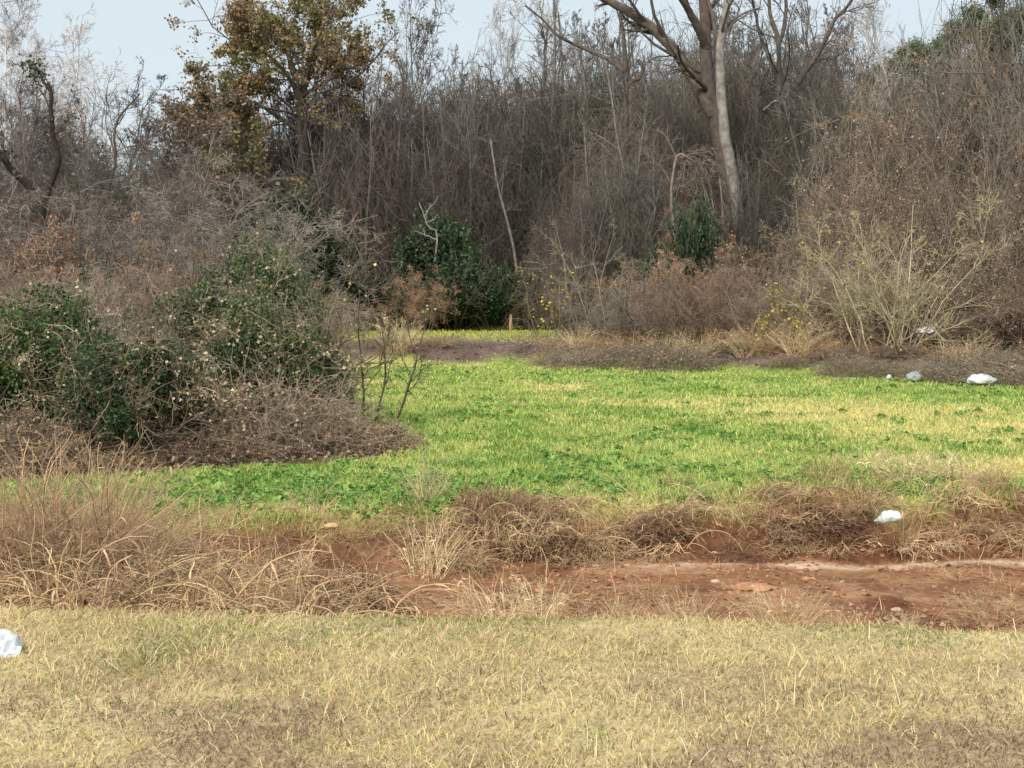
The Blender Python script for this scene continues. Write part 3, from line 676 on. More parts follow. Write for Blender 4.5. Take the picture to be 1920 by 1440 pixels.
# ---------------- hero trees, shaped after the photograph
def traced(name, label, cat, base, stems, crown=None, D=50, col=GREY, twigc=BROWN, extra=None, n=(7, 7, 5, 3), ang=42, lf=(.5, .5, .55), thick=.011, up=.04, t0=.35, parts_leaf=None):
    """stems: list of (points [(px,py,dY)], width px at both ends, colour); returns the thing"""
    bx, by, bz = put(base[0], D); org = np.array([bx, by, bz])
    r = np.random.default_rng(int(abs(base[0])) + 3)
    root = thing(name, label, cat, org)
    first = True; Ps = []; Rs = []
    for pts, w0, w1, c in stems:
        P = np.array([at(a, b, D + dy) for a, b, dy in pts]) - org
        if first: P = np.concatenate([[[0, 0, -.1]], P]) if P[0, 2] > .3 else P
        Q = curve(P, 16); Q[1:-1] += r.normal(size=(14, 3)) * .012
        rad = np.linspace(w0, w1, 16) / F * D / 2
        m = MB(); m.tubes(Q[None], rad[None], 10, c)
        m.build('trunk' if first else 'limb', M_BARK, root, True); first = False
        Ps.append(Q); Rs.append(rad)
    P = np.array(Ps); Rr = np.array(Rs)
    A, AR = grow(r, P, Rr, n[0], t0, 1, ang, lf[0], 8, .16, up, .4, thick * 1.6)
    B, BR = grow(r, A, AR, n[1], .15, 1, 42, lf[1], 6, .2, up, .5, thick * 1.2)
    E, ER = grow(r, B, BR, n[2], .1, 1, 45, lf[2], 5, .22, 0, .6, thick)
    cr = MB(); cr.tubes(A, AR, 5, col); cr.tubes(B, BR, 4, var(r, twigc, len(B), .2)); cr.tubes(E, ER, 3, var(r, twigc, len(E), .25))
    last = E
    if n[3]:
        G2, GR = grow(r, E, ER, n[3], .1, 1, 45, .55, 4, .25, 0, .7, thick * .8); cr.tubes(G2, GR, 3, var(r, twigc, len(G2), .3)); last = G2
    cr.build('crown', M_TWIG, root)
    if parts_leaf:
        N, size, cs, sp = parts_leaf
        k = r.integers(0, len(last), N); LP = last[k, r.integers(0, last.shape[1], N)] + r.normal(size=(N, 3)) * sp
        l = MB(); cc = np.stack([var(r, c_, N, .3, .08) for c_ in cs])
        s3 = (fbm(LP[:, 0] + LP[:, 1] * .3, LP[:, 2], 2.2, 5) * 1.6 - .3 + .5 * (r.random(N) - .5))
        l.leaves(LP, size * (.6 + .8 * r.random(N)), cc[np.clip((s3 * len(cs)).astype(int), 0, len(cs) - 1), np.arange(N)], r)
        l.build('foliage', M_LEAF, root)
    return root
DK = lin(96, 86, 78); PB = lin(148, 141, 131)
traced('forked_tree', 'big dark forked tree with a long limb reaching to the top left', 'tree', (1345,), [
    ([(1374, 420, 0), (1362, 330, 0), (1348, 255, 0), (1334, 190, 0), (1324, 120, 0), (1322, 50, .2), (1318, -60, .5)], 34, 18, DK),
    ([(1336, 215, 0), (1322, 190, 0), (1290, 130, .3), (1250, 78, .8), (1200, 35, 1.2), (1145, 2, 1.6), (1080, -40, 2)], 26, 14, DK),
    ([(1324, 90, 0), (1312, 60, -.3), (1295, 25, -.6), (1275, -5, -1), (1240, -60, -1.4)], 18, 9, DK),
    ([(1250, 78, .8), (1225, 20, .3), (1215, -60, 0)], 8, 4, DK)],
    D=50, col=DK, n=(5, 6, 4, 2), t0=.5, thick=.009, lf=(.3, .5, .55))
traced('pale_trunk_tree', 'tree with pale bark patches on its trunk standing just right of the dark forked tree', 'tree', (1385,), [
    ([(1385, 430, 0), (1376, 350, 0), (1366, 290, 0), (1357, 235, 0), (1352, 170, 0), (1350, 90, 0), (1358, 40, 0), (1366, -10, 0), (1372, -70, 0)], 25, 12, PB),
    ([(1350, 90, 0), (1338, 40, .4), (1325, -20, .8), (1322, -70, 1)], 9, 5, DK)],
    D=48.5, col=DK, n=(5, 6, 4, 2), t0=.6, thick=.009, lf=(.3, .5, .55))
traced('broken_snag', 'dark crooked bare tree with broken hooked branches right of centre', 'tree', (1176,), [
    ([(1176, 400, 0), (1174, 300, 0), (1173, 180, 0), (1172, 100, 0), (1166, 50, 0), (1160, 25, 0)], 12, 6, DK),
    ([(1172, 135, 0), (1140, 112, .3), (1090, 88, .6), (1050, 70, .8), (1020, 40, 1), (985, 10, 1)], 9, 3, DK),
    ([(1176, 165, 0), (1186, 152, 0), (1200, 145, 0), (1205, 128, 0), (1196, 112, 0)], 9, 6, DK),
    ([(1172, 190, 0), (1155, 178, 0), (1130, 170, .2)], 7, 4, DK),
    ([(1150, 120, .3), (1148, 95, .2), (1153, 70, .2)], 6, 3, DK)],
    D=58, col=DK, n=(5, 6, 4, 0), t0=.4, thick=.008, lf=(.35, .5, .5))
traced('many_limbed_tree', 'dark bare tree of several upright limbs right of the forked tree', 'tree', (1465,), [
    ([(1465, 420, 0), (1464, 300, 0), (1462, 200, 0), (1460, 120, 0), (1458, 70, 0), (1445, 30, 0), (1440, -40, 0)], 14, 6, DK),
    ([(1460, 90, 0), (1472, 40, 0), (1474, -10, 0), (1478, -70, 0)], 8, 5, DK),
    ([(1490, 260, 0), (1490, 190, 0), (1500, 150, -.3), (1530, 108, -.6), (1550, 70, -1), (1566, 35, -1.2), (1594, 5, -1.5), (1620, -40, -2)], 12, 4, DK),
    ([(1462, 150, 0), (1430, 80, .5), (1415, 20, .5), (1400, -60, .5)], 8, 4, DK),
    ([(1475, 215, 0), (1455, 190, -1), (1430, 208, -1.4)], 5, 3, lin(150, 144, 138))],
    D=54, col=DK, n=(8, 7, 5, 2), t0=.35, thick=.009, lf=(.35, .5, .55))
traced('autumn_oak', 'tree with a large round crown of olive and rusty leaves against the sky', 'tree', (575,), [
    ([(575, 500, 0), (572, 380, 0), (566, 290, 0), (563, 220, 0), (562, 180, 0), (552, 140, 0), (540, 100, 0), (530, 60, 0)], 20, 8, DK),
    ([(564, 200, 0), (575, 150, .4), (590, 110, .6), (605, 60, .8), (610, 20, 1)], 12, 5, DK),
    ([(562, 190, 0), (545, 150, -.4), (510, 110, -.9), (470, 85, -1), (430, 70, -1)], 9, 4, DK),
    ([(566, 180, 0), (600, 160, .6), (640, 135, 1), (680, 120, 1.2)], 9, 4, DK),
    ([(570, 250, 0), (530, 225, .5), (470, 190, 1), (410, 200, 1)], 9, 4, DK),
    ([(552, 130, 0), (530, 90, 1), (490, 50, 1.4), (470, 20, 1.5)], 7, 3, DK)],
    D=66, col=DK, n=(11, 8, 5, 3), t0=.22, ang=55, lf=(.62, .55, .5), thick=.010, up=.03,
    parts_leaf=(30000, .13, [lin(128, 126, 80), lin(150, 138, 90), lin(172, 146, 106), lin(148, 124, 98)], .10))
traced('small_oak', 'smaller olive and rust leaved tree on the lower left flank of the big oak', 'tree', (400,), [
    ([(410, 520, 0), (408, 400, 0), (402, 320, 0), (396, 270, 0), (400, 210, 0), (404, 160, 0)], 12, 4, DK),
    ([(402, 300, 0), (375, 255, .5), (350, 235, .5), (338, 215, .5)], 6, 3, DK), ([(398, 270, 0), (430, 215, .5), (455, 180, .5), (470, 160, .5)], 6, 3, DK)],
    D=60, col=DK, n=(12, 7, 5, 2), t0=.3, ang=50, lf=(.28, .5, .5), parts_leaf=(16000, .13, [lin(118, 114, 72), lin(132, 118, 82), lin(150, 124, 96)], .12))
traced('ivy_topped_snag', 'dark dead trunk with tufts of ivy at its top near the left edge', 'tree', (84,), [
    ([(76, 520, 0), (78, 400, 0), (86, 370, 0), (104, 320, 0), (110, 290, 0), (100, 255, 0), (95, 205, 0), (97, 180, 0), (90, 155, 0)], 18, 6, lin(62, 54, 48)),
    ([(72, 380, 0), (50, 345, -.2), (20, 315, -.4), (2, 288, -.6), (-20, 270, -.6)], 17, 9, lin(62, 54, 48)),
    ([(95, 170, 0), (82, 155, 0), (76, 140, 0), (58, 122, 0)], 6, 3, lin(62, 54, 48))],
    D=44, col=DK, n=(3, 5, 4, 0), t0=.6, lf=(.25, .5, .5), parts_leaf=(450, .09, [lin(84, 88, 62)], .15))
traced('leaning_tree', 'thin dark leaning tree beside the gap of sky at the left', 'tree', (200,), [
    ([(196, 480, 0), (203, 365, 0), (216, 300, 0), (214, 250, 0), (228, 215, 0), (250, 190, 0), (262, 175, 0)], 7, 3, DK),
    ([(300, 340, 0), (282, 290, 0), (262, 265, 0), (240, 240, 0)], 6, 3, DK)],
    D=46, col=DK, n=(6, 6, 4, 2), t0=.4, lf=(.3, .5, .5), thick=.008)
traced('pale_leaning_trunk', 'pale thin leaning trunk in the middle of the far wood', 'tree', (966,), [
    ([(975, 560, 0), (962, 462, 0), (950, 410, 0), (936, 360, 0), (928, 320, 0), (920, 260, .4)], 6, 3, lin(126, 116, 106))],
    D=61, col=GREY, n=(6, 6, 4, 0), t0=.5, lf=(.3, .5, .5), thick=.008)
traced('dead_branch', 'white forked dead branch standing by the slate green holly', 'branch', (800,), [
    ([(820, 450, 0), (808, 430, 0), (800, 418, 0), (794, 400, 0), (786, 380, 0)], 4, 2, lin(136, 132, 126)),
    ([(800, 418, 0), (812, 412, 0), (822, 402, 0)], 3, 1.5, lin(136, 132, 126)), ([(820, 450, 0), (796, 440, 0), (776, 432, 0)], 3, 1.5, lin(136, 132, 126))],
    D=58.5, col=lin(200, 194, 186), n=(2, 3, 2, 0), t0=.3, lf=(.3, .5, .5), thick=.008)
traced('arched_vine_heap', 'grey arched heap of bare vines left of the pale trunk', 'vines', (1300,), [
    ([(1262, 420, 0), (1262, 330, 0), (1272, 290, 0), (1290, 300, 0), (1312, 330, 0), (1335, 400, 0)], 5, 4, lin(140, 128, 118)),
    ([(1340, 400, 0), (1325, 320, .3), (1300, 310, .3), (1275, 345, .3), (1258, 420, .3)], 4, 3, lin(140, 128, 118)),
    ([(1300, 420, .2), (1310, 330, .2), (1330, 300, .2), (1350, 340, .2), (1356, 420, .2)], 4, 3, lin(140, 128, 118))],
    D=46, col=lin(140, 128, 118), twigc=lin(148, 132, 122), n=(26, 8, 4, 0), t0=.1, ang=50, lf=(.2, .5, .5), thick=.008, up=-.16)

# pale many stemmed shrub at the right
finish('pale_shrub', 'tall pale yellow grey shrub of many spreading stems at the right field edge', 'shrub',
       brush(301, 3.7, 17, lin(184, 170, 142), lin(158, 146, 120), .62, droop=.01, n1=8, n2=6, n3=4, leaf=[lin(160, 148, 92), lin(140, 132, 88)], leafn=900, thick=.009, lsz=.06, wand=.15), put(1650, 30.2), .3)
finish('yellow_leaved_shrub', 'low shrub dotted with small yellow leaves left of the pale shrub', 'shrub',
       brush(302, 1.7, 18, lin(130, 116, 80), lin(140, 124, 84), .6, n1=6, n2=5, n3=3, leaf=[lin(206, 190, 90), lin(170, 164, 80)], leafn=900, thick=.006, lsz=.06), put(1490, 32.5), .3)
finish('yellow_leaved_sapling', 'thin sapling with small yellow leaves in front of the dark far thicket', 'sapling',
       brush(303, 2.6, 6, lin(150, 136, 110), lin(150, 136, 110), .3, n1=6, n2=4, n3=3, leaf=[lin(208, 176, 60), lin(226, 206, 96)], leafn=120, thick=.008, lsz=.065), put(1050, 37), .3)
finish('twiggy_sapling', 'grey twiggy sapling beside the yellow one on the far strip', 'sapling',
       brush(304, 3.6, 9, lin(146, 136, 120), lin(140, 128, 112), .45, n1=7, n2=5, n3=4, thick=.008), put(1120, 37), 1.3)
finish('young_tree', 'thin young tree with a few pale yellow leaves at the edge of the left bushes', 'sapling',
       brush(305, 2.2, 3, lin(96, 84, 74), lin(120, 106, 90), .28, droop=.03, n1=9, n2=5, n3=3, leaf=[lin(206, 206, 140), lin(186, 188, 116)], leafn=60, thick=.006, lsz=.04), put(682, 18), 2.0)
finish('bare_sapling', 'dark thin bare sapling just left of the young tree', 'sapling',
       brush(306, 1.3, 6, lin(90, 78, 66), lin(110, 96, 80), .5, droop=-.02, n1=7, n2=5, n3=3, leaf=[lin(110, 100, 70)], leafn=90, thick=.005, lsz=.04), put(632, 17), 2.0)

# green bushes at the left, nearest first
GD = [lin(38, 62, 34), lin(56, 84, 44), lin(78, 104, 54)]
finish('evergreen_bush', 'broad bright green bush at the left edge with dead vines hanging on its lower half', 'bush',
       evergreen(401, 1.2, .95, 1.7, 46000, [lin(60, 80, 48), lin(84, 106, 58), lin(108, 126, 74)], .036, 260, lin(158, 142, 120), vleaf=1500, vleafcol=lin(196, 182, 150), lobes=16), put(30, 14.6), .5)
finish('evergreen_bush', 'darkest green bush between the left edge bush and the tan leaved mound', 'bush',
       evergreen(402, 1.0, .8, 1.45, 36000, [lin(52, 68, 44), lin(68, 86, 54), lin(92, 104, 68)], .032, 240, lin(150, 132, 110), vleaf=900, vleafcol=lin(190, 176, 144), lobes=12), put(235, 13.9), 1.5)
finish('vine_covered_bush', 'small mound of pale tan dead leaves between the two dark green bushes', 'bush',
       evergreen(403, .55, .6, .95, 9000, [lin(70, 82, 50), lin(120, 112, 78), lin(176, 158, 122)], .036, 200, TAN, vleaf=2600, vleafcol=lin(206, 188, 154), lobes=9), put(345, 14.4), 1.5)
finish('vine_covered_bush', 'large grey green bush hung with dead vines beside the open field', 'bush',
       evergreen(404, 1.15, .95, 1.8, 50000, [lin(58, 76, 48), lin(80, 98, 60), lin(108, 120, 78)], .036, 260, lin(156, 140, 116), vleaf=3000, vleafcol=lin(196, 180, 142), lobes=15), put(492, 16.0), 2.5)
finish('evergreen_bush', 'grey green feathery bush rising behind the vine hung one', 'bush',
       evergreen(405, 1.7, 1.1, 2.55, 60000, [lin(84, 102, 68), lin(102, 118, 80), lin(124, 134, 96)], .042, 120, lin(150, 132, 110), vleaf=700, vleafcol=lin(186, 170, 136), lobes=18, shoots=160), put(450, 19), .5)
finish('evergreen_bush', 'dull grey green bush in the second row above the darkest bush', 'bush',
       evergreen(406, 1.3, 1.0, 1.9, 34000, [lin(76, 94, 62), lin(98, 112, 76), lin(124, 128, 94)], .042, 160, lin(156, 138, 118), vleaf=1400, vleafcol=lin(190, 170, 140), lobes=14, shoots=120), put(150, 18.0), .5)
for px, D, tp, k, lb in ((95, 16.6, 520, 0, 'thin twiggy shrub standing behind the left edge bush'), (235, 16.2, 545, 1, 'grey twiggy shrub rising behind the darkest bush'), (300, 19.5, 520, 2, 'brown twiggy shrub left of the feathery grey green bush'),
                      (560, 17.8, 545, 0, 'twiggy shrub at the right shoulder of the vine hung bush'), (20, 17.5, 500, 2, 'brown twiggy shrub above the left edge bush'), (590, 15.9, 680, 1, 'low twiggy shrub where the bushes meet the field')):
    plant(B_[k], px, D, tp, lb, None, .9)
finish('bramble_heap', 'dark brown heap of dead bramble in the middle of the left bushes', 'bush',
       tangle(407, .8, .7, 1.25, 600, lin(112, 90, 76), 1500, lin(120, 96, 80), .006), put(290, 17.5), .5)
finish('bramble_heap', 'tan heap of dead vines at the foot of the large vine hung bush', 'bush',
       tangle(408, .85, .6, .75, 900, lin(160, 144, 126), 2200, lin(176, 152, 124), .005), put(505, 14.9), .5)
finish('bramble_heap', 'low pale brown tongue of dead weeds running out into the field', 'bush',
       tangle(409, .7, .42, .34, 800, lin(184, 162, 136), 1600, lin(170, 138, 108), .005), put(655, 15.1), .5)
finish('bramble_heap', 'flat brown dead bramble under the darkest bush and the tan mound', 'bush',
       tangle(410, .75, .4, .36, 700, lin(156, 138, 118), 1600, lin(166, 134, 106), .005), put(390, 14.1), .5)
finish('bramble_heap', 'brown dead vines under the left edge bush', 'bush',
       tangle(411, .8, .45, .5, 800, lin(150, 132, 112), 1600, lin(176, 150, 122), .005), put(30, 13.4), .5)
finish('bramble_heap', 'low brown dead weeds in front of the darkest bush', 'bush',
       tangle(412, .6, .3, .22, 500, lin(176, 154, 126), 900, lin(150, 122, 92), .005), put(215, 13.5), .5)
for px, D, tp, lb in ((-150, 14.5, 600, 'green bush outside the left edge'), (-260, 17, 560, 'second green bush outside the left edge')):
    pass

# ---------------- dead weeds of the ditch and bank
def weeds(seed, h=.55, n=34, arch=-.13, col=TAN, spread=.22, twn=3, thick=.0048):
    r = np.random.default_rng(seed)
    a = r.random(n) * 6.283; q = np.sqrt(r.random(n)) * spread
    p0 = np.stack([np.cos(a) * q, np.sin(a) * q, np.full(n, -.02)], 1)
    d = np.stack([np.cos(a) * .45, np.sin(a) * .45, np.ones(n)], 1) + r.normal(size=(n, 3)) * .22
    V = walk(r, p0, d, h * (.7 + .8 * r.random(n)), 11, .13, arch)
    V[:, :, 2] = np.maximum(V[:, :, 2], -.02 + .02 * r.random((n, 1)))
    VR = np.linspace(1, .45, 11)[None] * (thick * (.6 + .8 * r.random(n)))[:, None]
    A, AR = grow(r, V, VR, twn, .3, 1, 35, .3, 6, .2, arch * 1.2, .7, .0014)
    B, BR = grow(r, A, AR, 3, .2, 1, 35, .5, 4, .25, arch, .8, .0011)
    m = MB(); m.tubes(V, VR, 4, var(r, col, n, .5)); m.tubes(A, AR, 3, var(r, col, len(A), .35)); m.tubes(B, BR, 3, var(r, col, len(B), .35))
    k = r.integers(0, n, 50); j = r.integers(1, 11, 50)
    L = walk(r, V[k, j], r.normal(size=(50, 3)), .05 + .09 * r.random(50), 4, .3, -.3)
    s2 = nrm(r.normal(size=(50, 3)))
    m.ribbons(L, np.tile([.005, .007, .005, .002], (50, 1)), s2, var(r, col * 1.1, 50, .25))
    return m
WCOL = [lin(216, 188, 150), lin(176, 144, 112), lin(196, 164, 128), lin(156, 122, 96), lin(226, 202, 160)]
WM = [weeds(500 + i, .6, 44 + 8 * (i % 3), (-.15, -.24, -.11, -.3, -.05)[i], WCOL[i], .24, 4).mesh('weed_clump', M_DRY) for i in range(5)]
WM.append(weeds(560, .66, 30, -.3, lin(214, 186, 146), .24, 2, .006).mesh('weed_clump', M_DRY)); WM.append(weeds(561, .62, 26, -.2, lin(196, 166, 128), .26, 2, .0058).mesh('weed_clump', M_DRY))
def weed(x, y, sc, label, group=None, kind=0, zs=1.0, name='weed_clump'):
    o = bpy.data.objects.new(name, WM[kind]); C.objects.link(o)
    o.location = (x, y, Z0(x, y)); o.rotation_euler = (0, 0, KR.random() * 6.283); o.scale = (sc, sc, sc * zs)
    return tag(o, label, 'weeds', group)
# thick stand at the left, rooted just over the edge of the verge
PL = weeds(540, 1.0, 230, -.07, lin(204, 174, 140), .21, 4, .0046).mesh('weed_plume', M_DRY)
def plume(px, D, sc, zs, lb):
    x = (px - 960) / F * D; o = bpy.data.objects.new('weed_plume', PL); C.objects.link(o)
    o.location = (x, D, Z0(x, D)); o.rotation_euler = (0, 0, px); o.scale = (sc, sc, sc * zs); tag(o, lb, 'weeds')
plume(118, 8.6, .86, 1.0, 'tallest dense tan dead weed plume at the left, reaching in front of the green bushes')
plume(92, 8.75, .8, .98, 'dense brown weed plume joined to the left side of the tallest one')
plume(146, 8.5, .78, .95, 'dense tan weed plume joined to the right side of the tallest one')
plume(60, 8.4, .66, .95, 'shorter dense weed plume at the left of the tallest one')
plume(185, 8.8, .62, 1.0, 'shorter dense weed plume at the right of the tallest one')
plume(-40, 8.5, .7, 1.0, 'dense weed plume cut by the left edge')
for k in range(100):
    px = -120 + 770 * KR.random() ** 1.0; y = 7.6 + 1.9 * KR.random(); x = (px - 960) / F * y
    weed(x, y, (.72 + .38 * KR.random()) * float(np.interp(px, [-120, 250, 600, 720], [1.05, 1.0, .95, .6])), 'arching dead weed clump in the thick stand at the left of the ditch', 'dead weed clumps at the left of the ditch', int(KR.choice([0, 1, 3, 5, 6, 5, 6])))
MAT_ = [tangle(520 + i, .42, .26, .2, 300, c, 260, c * .9, .0042, -.16)[0][1].mesh('weed_mat', M_DRY) for i, c in enumerate((lin(172, 142, 112), lin(134, 102, 80), lin(200, 172, 132)))]
for k in range(90):
    x = -4.5 + 10.5 * KR.random(); y = float(e_bed(x)) + .0 + .42 * KR.random() ** .8
    if fbm(np.array([x]), np.array([0.]), .55, 15)[0] < .49 + .12 * (x > 1.0): continue
    o = bpy.data.objects.new('weed_mat', MAT_[int(KR.integers(0, 3))]); C.objects.link(o)
    o.location = (x, y, Z0(x, y) - .02); o.rotation_euler = (.45, 0, KR.normal() * .5); v_ = .4 + .45 * KR.random(); o.scale = (v_ * 1.2, v_, v_ * (.3 + .4 * KR.random()))
    tag(o, 'matted fallen dead weeds on the far bank of the ditch', 'weeds', 'weed mats on the far bank')
for k in range(12):
    px = 900 + 210 * KR.random(); D = 10.75 + .45 * KR.random(); x = (px - 960) / F * D
    o = bpy.data.objects.new('weed_mat', MAT_[(0, 2, 0, 1)[k % 4]]); C.objects.link(o); o.location = (x, D, Z0(x, D)); o.rotation_euler = (.4, 0, KR.normal()); v_ = .7 + .5 * KR.random(); o.scale = (v_ * .7, v_ * .7, v_ * .95)
    tag(o, 'piled dead weeds of the large middle mound on the far ditch bank', 'weeds', 'piled weeds of the middle mound')
for k in range(44):
    px = -120 + 750 * KR.random(); y = 7.5 + .9 * KR.random(); x = (px - 960) / F * y
    weed(x, y, .55 + .4 * KR.random(), 'pale arching weed stems at the front of the thick stand at the left', 'pale arching stems in front of the left stand', int(KR.integers(5, 7)))
for k in range(12):
    x = -.25 + .8 * KR.random(); y = float(e_bed(x)) + .1 + .4 * KR.random()
    weed(x, y, .45 + .35 * KR.random(), 'pale stems drooping over the large middle mound of the far bank', 'pale stems on the middle mound', int(KR.integers(5, 7)))
for k in range(44):
    x = -1 + 6 * KR.random(); y = float(e_bed(x)) + .1 + .4 * KR.random()
    weed(x, y, .3 + .35 * KR.random(), 'pale bent weed stems standing in the far ditch bank', 'pale bent stems on the far bank', int(KR.integers(5, 7)))
for k in range(70):
    px = -150 + 800 * KR.random(); D = 7.9 + 1.9 * KR.random(); x = (px - 960) / F * D
    o = bpy.data.objects.new('weed_mat', MAT_[int(KR.integers(0, 3))]); C.objects.link(o); o.location = (x, D, Z0(x, D)); o.rotation_euler = (0, 0, KR.random() * 6); v_ = .6 + .4 * KR.random(); o.scale = (v_ * .8, v_ * .8, v_ * (.9 + .6 * KR.random()))
    tag(o, 'matted brown undergrowth among the dead weeds at the left of the ditch', 'weeds', 'matted undergrowth in the left weeds')
for k in range(46):
    x = -4.5 + 10 * KR.random(); y = float(e_bed(x)) + .15 + .5 * KR.random()
    weed(x, y, .2 + .3 * KR.random(), 'low dead weed tuft on the far bank of the ditch', 'dead weed tufts on the far bank', int(KR.integers(0, 4)))
for k in range(44):
    px = 600 + 1500 * KR.random(); y = float(np.interp(px, [1000, 1950], [33.8, 26.9])) + .8 * KR.random(); x = (px - 960) / F * y
    weed(x, y, .5 + .7 * KR.random(), 'dry weed tuft along the far edge of the green field', 'dry weed tufts along the far field edge', int(KR.integers(0, 5)))
for k in range(30):
    x = -.2 + 4 * KR.random(); y = float(e_verge(x)) + .1 + .5 * KR.random()
    weed(x, y, .18 + .2 * KR.random(), 'small dry tuft just over the verge edge', 'small dry tufts along the verge edge', int(KR.integers(0, 5)))
for k in range(26):
    x = -1.2 + 6 * KR.random(); y = 8.3 + 2.6 * KR.random()
    weed(x, y, .16 + .2 * KR.random(), 'small dry tuft on the red clay ditch bed', 'small tufts on the ditch bed', int(KR.integers(2, 5)), .6)
for px, D, sc, kd, zs, lb in (
                          (945, 8.4, .6, 4, .9, 'yellow straw tuft standing alone at the verge edge in the middle'), (915, 8.7, .55, 0, .9, 'tan tuft touching the yellow straw tuft'),
                          (990, 10.9, .75, 1, .75, 'large drooping brown clump on the far bank in the middle'), (1060, 10.9, .75, 3, .6, 'dark brown drooping clump right of the large middle one'), (975, 10.7, .5, 4, 1.3, 'pale straw stems leaning over the large middle clump'),
                          (860, 10.3, .6, 2, .7, 'arching tan clump left of the large middle one'), (1250, 11.2, .8, 0, .7, 'tan tuft on the bank between the middle and the bag'), (1520, 11.5, .95, 3, .8, 'brown clump on the bank left of the white bag'),
                          (1590, 11.4, .8, 2, .7, 'tan clump just below left of the white bag'), (1700, 11.3, .75, 0, .6, 'tan clump under the white bag'), (1830, 11.5, .7, 2, .6, 'tan clump on the bank right of the white bag'),
                          (1710, 12.6, .9, 4, .5, 'yellow straw clump on the field edge above the white bag'), (1790, 12.7, .9, 4, .45, 'yellow straw clump on the field edge right of the white bag'), (800, 9.9, .5, 4, 1.3, 'upright pale straw stems left of the middle')):
    x = (px - 960) / F * D; weed(x, D, sc, lb, None, kd, zs)
for px, D, sc, kd, zs, lb in ((1560, 12.6, .38, 2, 1.3, 'thin upright weed stems on the near field edge left of the white bag'), (1275, 12.2, .3, 1, 1.2, 'thin weed stems on the near field edge right of the middle mound'), (798, 11.2, .42, 4, 1.4, 'thin yellowish stems standing on the near field edge left of the middle mound'), (1880, 9.0, .5, 2, .8, 'dry tuft at the right edge of the clay bed'), (1620, 8.3, .35, 4, .9, 'thin dry tuft at the near edge of the clay bed below the white bag')):
    weed((px - 960) / F * D, D, sc, lb, None, kd, zs)

# ---------------- litter
def sheet(nx, ny, w, h, fn):
    u, v = np.meshgrid(np.linspace(-.5, .5, nx), np.linspace(-.5, .5, ny)); P = fn(u, v)
    i = np.arange(nx * ny).reshape(ny, nx)
    return P.reshape(-1, 3), np.stack([i[:-1, :-1], i[:-1, 1:], i[1:, 1:], i[1:, :-1]], -1).reshape(-1, 4)
def bag(name, label, cat, loc, w, d, h, seed, col, rz=0, ribs=0.25, parent=None):
    """crumpled hollow sack: closed, creased, sagging shell"""
    r = np.random.default_rng(seed); nu, nv = 40, 20
    th, ph = np.meshgrid(np.linspace(0, 2 * np.pi, nu, endpoint=False), np.linspace(.02, np.pi - .02, nv))
    rr = 1 + ribs * (fbm(np.cos(th) * 2 + seed, np.sin(th) * 2 + ph * 2, .9, seed) - .5) * 2 + .3 * ribs * np.sin(th * 5 + ph * 3 + seed)
    neck = 1 - .55 * sm(.4, 1, np.cos(th) * np.sin(ph)) * .8
    P = np.stack([np.cos(th) * np.sin(ph) * rr * w / 2, np.sin(th) * np.sin(ph) * rr * d / 2 * neck, np.maximum(np.cos(ph) * rr * h * .6 * neck + h * .35, 0)], -1)
    i = np.arange(nu * nv).reshape(nv, nu); j = np.roll(i, -1, 1)
    m = MB(); m.add(P, np.stack([i[:-1], j[:-1], j[1:], i[1:]], -1), col)
    o = m.build(name, M_PLAIN, None, False); o.location = [float(k) for k in loc]; o.rotation_euler = (0, 0, rz)
    return tag(o, label, cat)
WHT = lin(214, 218, 218)
def on(px, D, dz=0.0): x, y, z = put(px, D); return (x, y, z + dz)
o = bag('plastic_bag', 'crumpled white plastic bag caught on dead weeds on the far ditch bank', 'bag', tuple(at(1668, 978, 10.95)), .21, .14, .085, 3, WHT, 2.9)
o.rotation_euler = (0, math.radians(14), 2.9 + 0)
bag('plastic_bag', 'flat white plastic bag lying on the far field edge at the right', 'bag', on(1842, 25.4, .07), .5, .3, .17, 5, WHT, .1)
bag('plastic_bag', 'greyish translucent plastic bag left of the flat white one on the field edge', 'bag', on(1715, 26.6, .05), .4, .3, .17, 7, lin(160, 168, 160), 1.0)
bag('paper_scrap', 'small white scrap left of the greyish bag on the field edge', 'litter', on(1668, 26.9, .06), .16, .1, .08, 9, WHT, 1.0)
bag('plastic_bag', 'white bag lying in the brush under the pale shrub', 'bag', on(1735, 30.0, .75), .38, .25, .14, 11, lin(226, 226, 222), -.5)
bag('cardboard_scrap', 'tan scrap resting on top of the left dead weeds', 'litter', tuple(at(622, 990, 9.3)), .10, .06, .035, 13, lin(206, 172, 128), .3)
def clod(name, label, cat, px, D, w, d, h, seed, col):
    o = bag(name, label, cat, on(px, D, -.01), w, d, h, seed, col, 0, .35); return o
clod('clay_slab', 'long pale orange clay slab lying on the red ditch bed', 'stone', 1412, 9.95, .33, .2, .045, 15, lin(196, 138, 106))
clod('stone', 'pale flat stone left of the orange clay slab', 'stone', 1345, 10.1, .07, .05, .03, 17, lin(206, 186, 160))
clod('stone', 'small pale stone below right of the orange clay slab', 'stone', 1498, 9.35, .06, .05, .03, 19, lin(190, 164, 140))
clod('stone', 'small pale stone farther right on the red clay', 'stone', 1690, 9.4, .07, .05, .03, 21, lin(190, 164, 140))
clod('tree_stump', 'small pale stump before the far dark thicket', 'stump', 958, 56, .14, .14, .7, 23, lin(176, 144, 116))
r = np.random.default_rng(77); n = 2600
y = 8 + 3.6 * r.random(n); x = -1.6 + 7.5 * r.random(n); k = (y < e_bed(x) + .3) & (fbm(x, y, .5, 99) > .42); x, y = x[k], y[k]; n = len(x)
sz = .006 + .03 * r.random(n) ** 5; B8 = np.array([[a, b, c] for c in (-1, 1) for a, b in ((-1, -1), (1, -1), (1, 1), (-1, 1))]) * .6
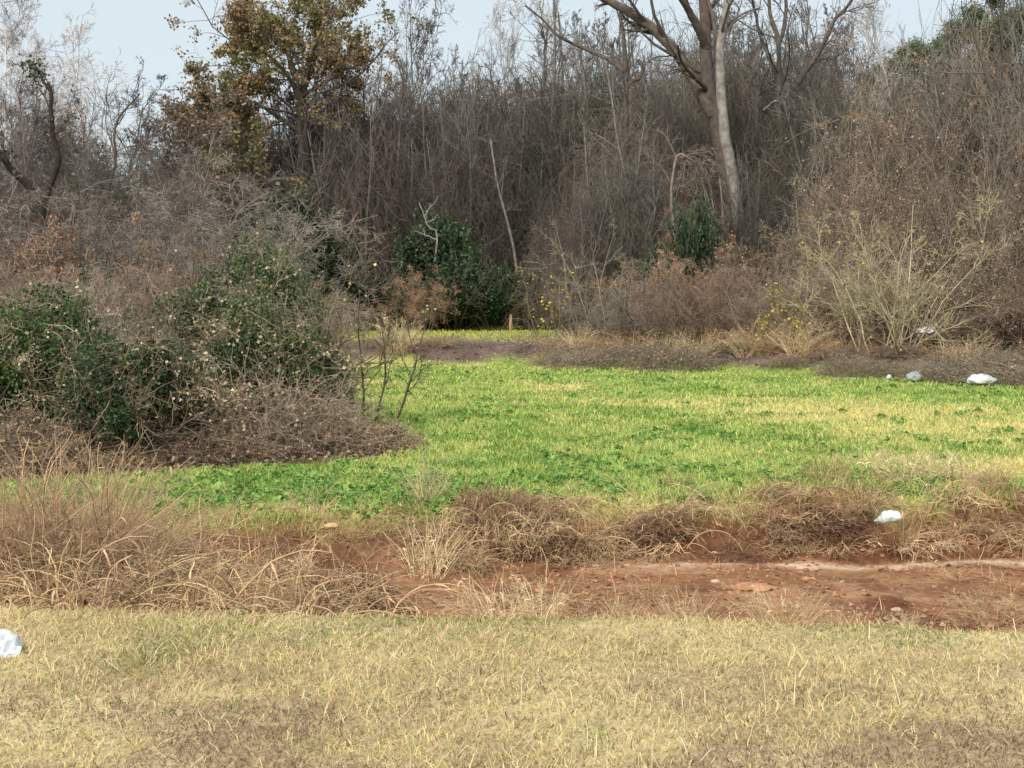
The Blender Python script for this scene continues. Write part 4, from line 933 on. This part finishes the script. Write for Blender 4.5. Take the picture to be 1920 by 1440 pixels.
V = B8[None] * (1 + .5 * (r.random((n, 8, 3)) - .5)); V[:, 4:, :2] *= .7; an = r.random(n) * 6.28
V = np.stack([V[..., 0] * np.cos(an)[:, None] - V[..., 1] * np.sin(an)[:, None], V[..., 0] * np.sin(an)[:, None] + V[..., 1] * np.cos(an)[:, None], V[..., 2] * .6], -1) * sz[:, None, None] + np.stack([x, y, H(x, y) + sz * .25], 1)[:, None]
qf = np.array([[4, 5, 6, 7], [0, 1, 5, 4], [1, 2, 6, 5], [2, 3, 7, 6], [3, 0, 4, 7]]); m = MB()
m.add(V, (qf[None] + np.arange(n)[:, None, None] * 8), np.repeat(var(r, lin(156, 110, 80), n, .4, .1), 8, 0))
tag(m.build('gravel', M_DIRT), 'small clay crumbs and gravel scattered over the ditch bed', 'gravel', kind='stuff')
# printed paper at the left edge: a bent sheet with faint printed blocks
root = thing('paper_sheet', 'crumpled white printed sheet of paper in the dry grass at the left edge', 'paper', on(-2, 6.3, .05), math.radians(20))
root.rotation_euler = (math.radians(-8), math.radians(24), math.radians(24))
def pf(off=0):
    return lambda u, v: np.stack([u * .135, v * .12, .022 * np.sin(u * 5 + v * 3) + .012 * np.sin(v * 11 - u * 4) + v * .09 + off + 0 * u], -1)
m = MB(); P, q = sheet(22, 22, 1, 1, pf()); m.add(P, q, lin(216, 220, 224)); P2, q2 = sheet(22, 22, 1, 1, pf(-.0015)); m.add(P2, q2[:, ::-1], lin(225, 227, 230))
m.build('sheet', M_PLAIN, root, True)
m = MB()
for a0, b0, a1, b1 in ((.05, .18, .2, .36), (.28, -.05, .42, .3), (-.3, .1, -.08, .4), (.0, -.2, .14, .05), (-.35, -.3, -.1, -.05), (.22, -.35, .34, -.18)):
    def g(u, v, a0=a0, b0=b0, a1=a1, b1=b1): return pf(.0012)(a0 + (u + .5) * (a1 - a0), b0 + (v + .5) * (b1 - b0))
    P, q = sheet(6, 6, 1, 1, g); m.add(P, q, lin(184, 190, 196))
m.build('print', M_PLAIN, root, True)
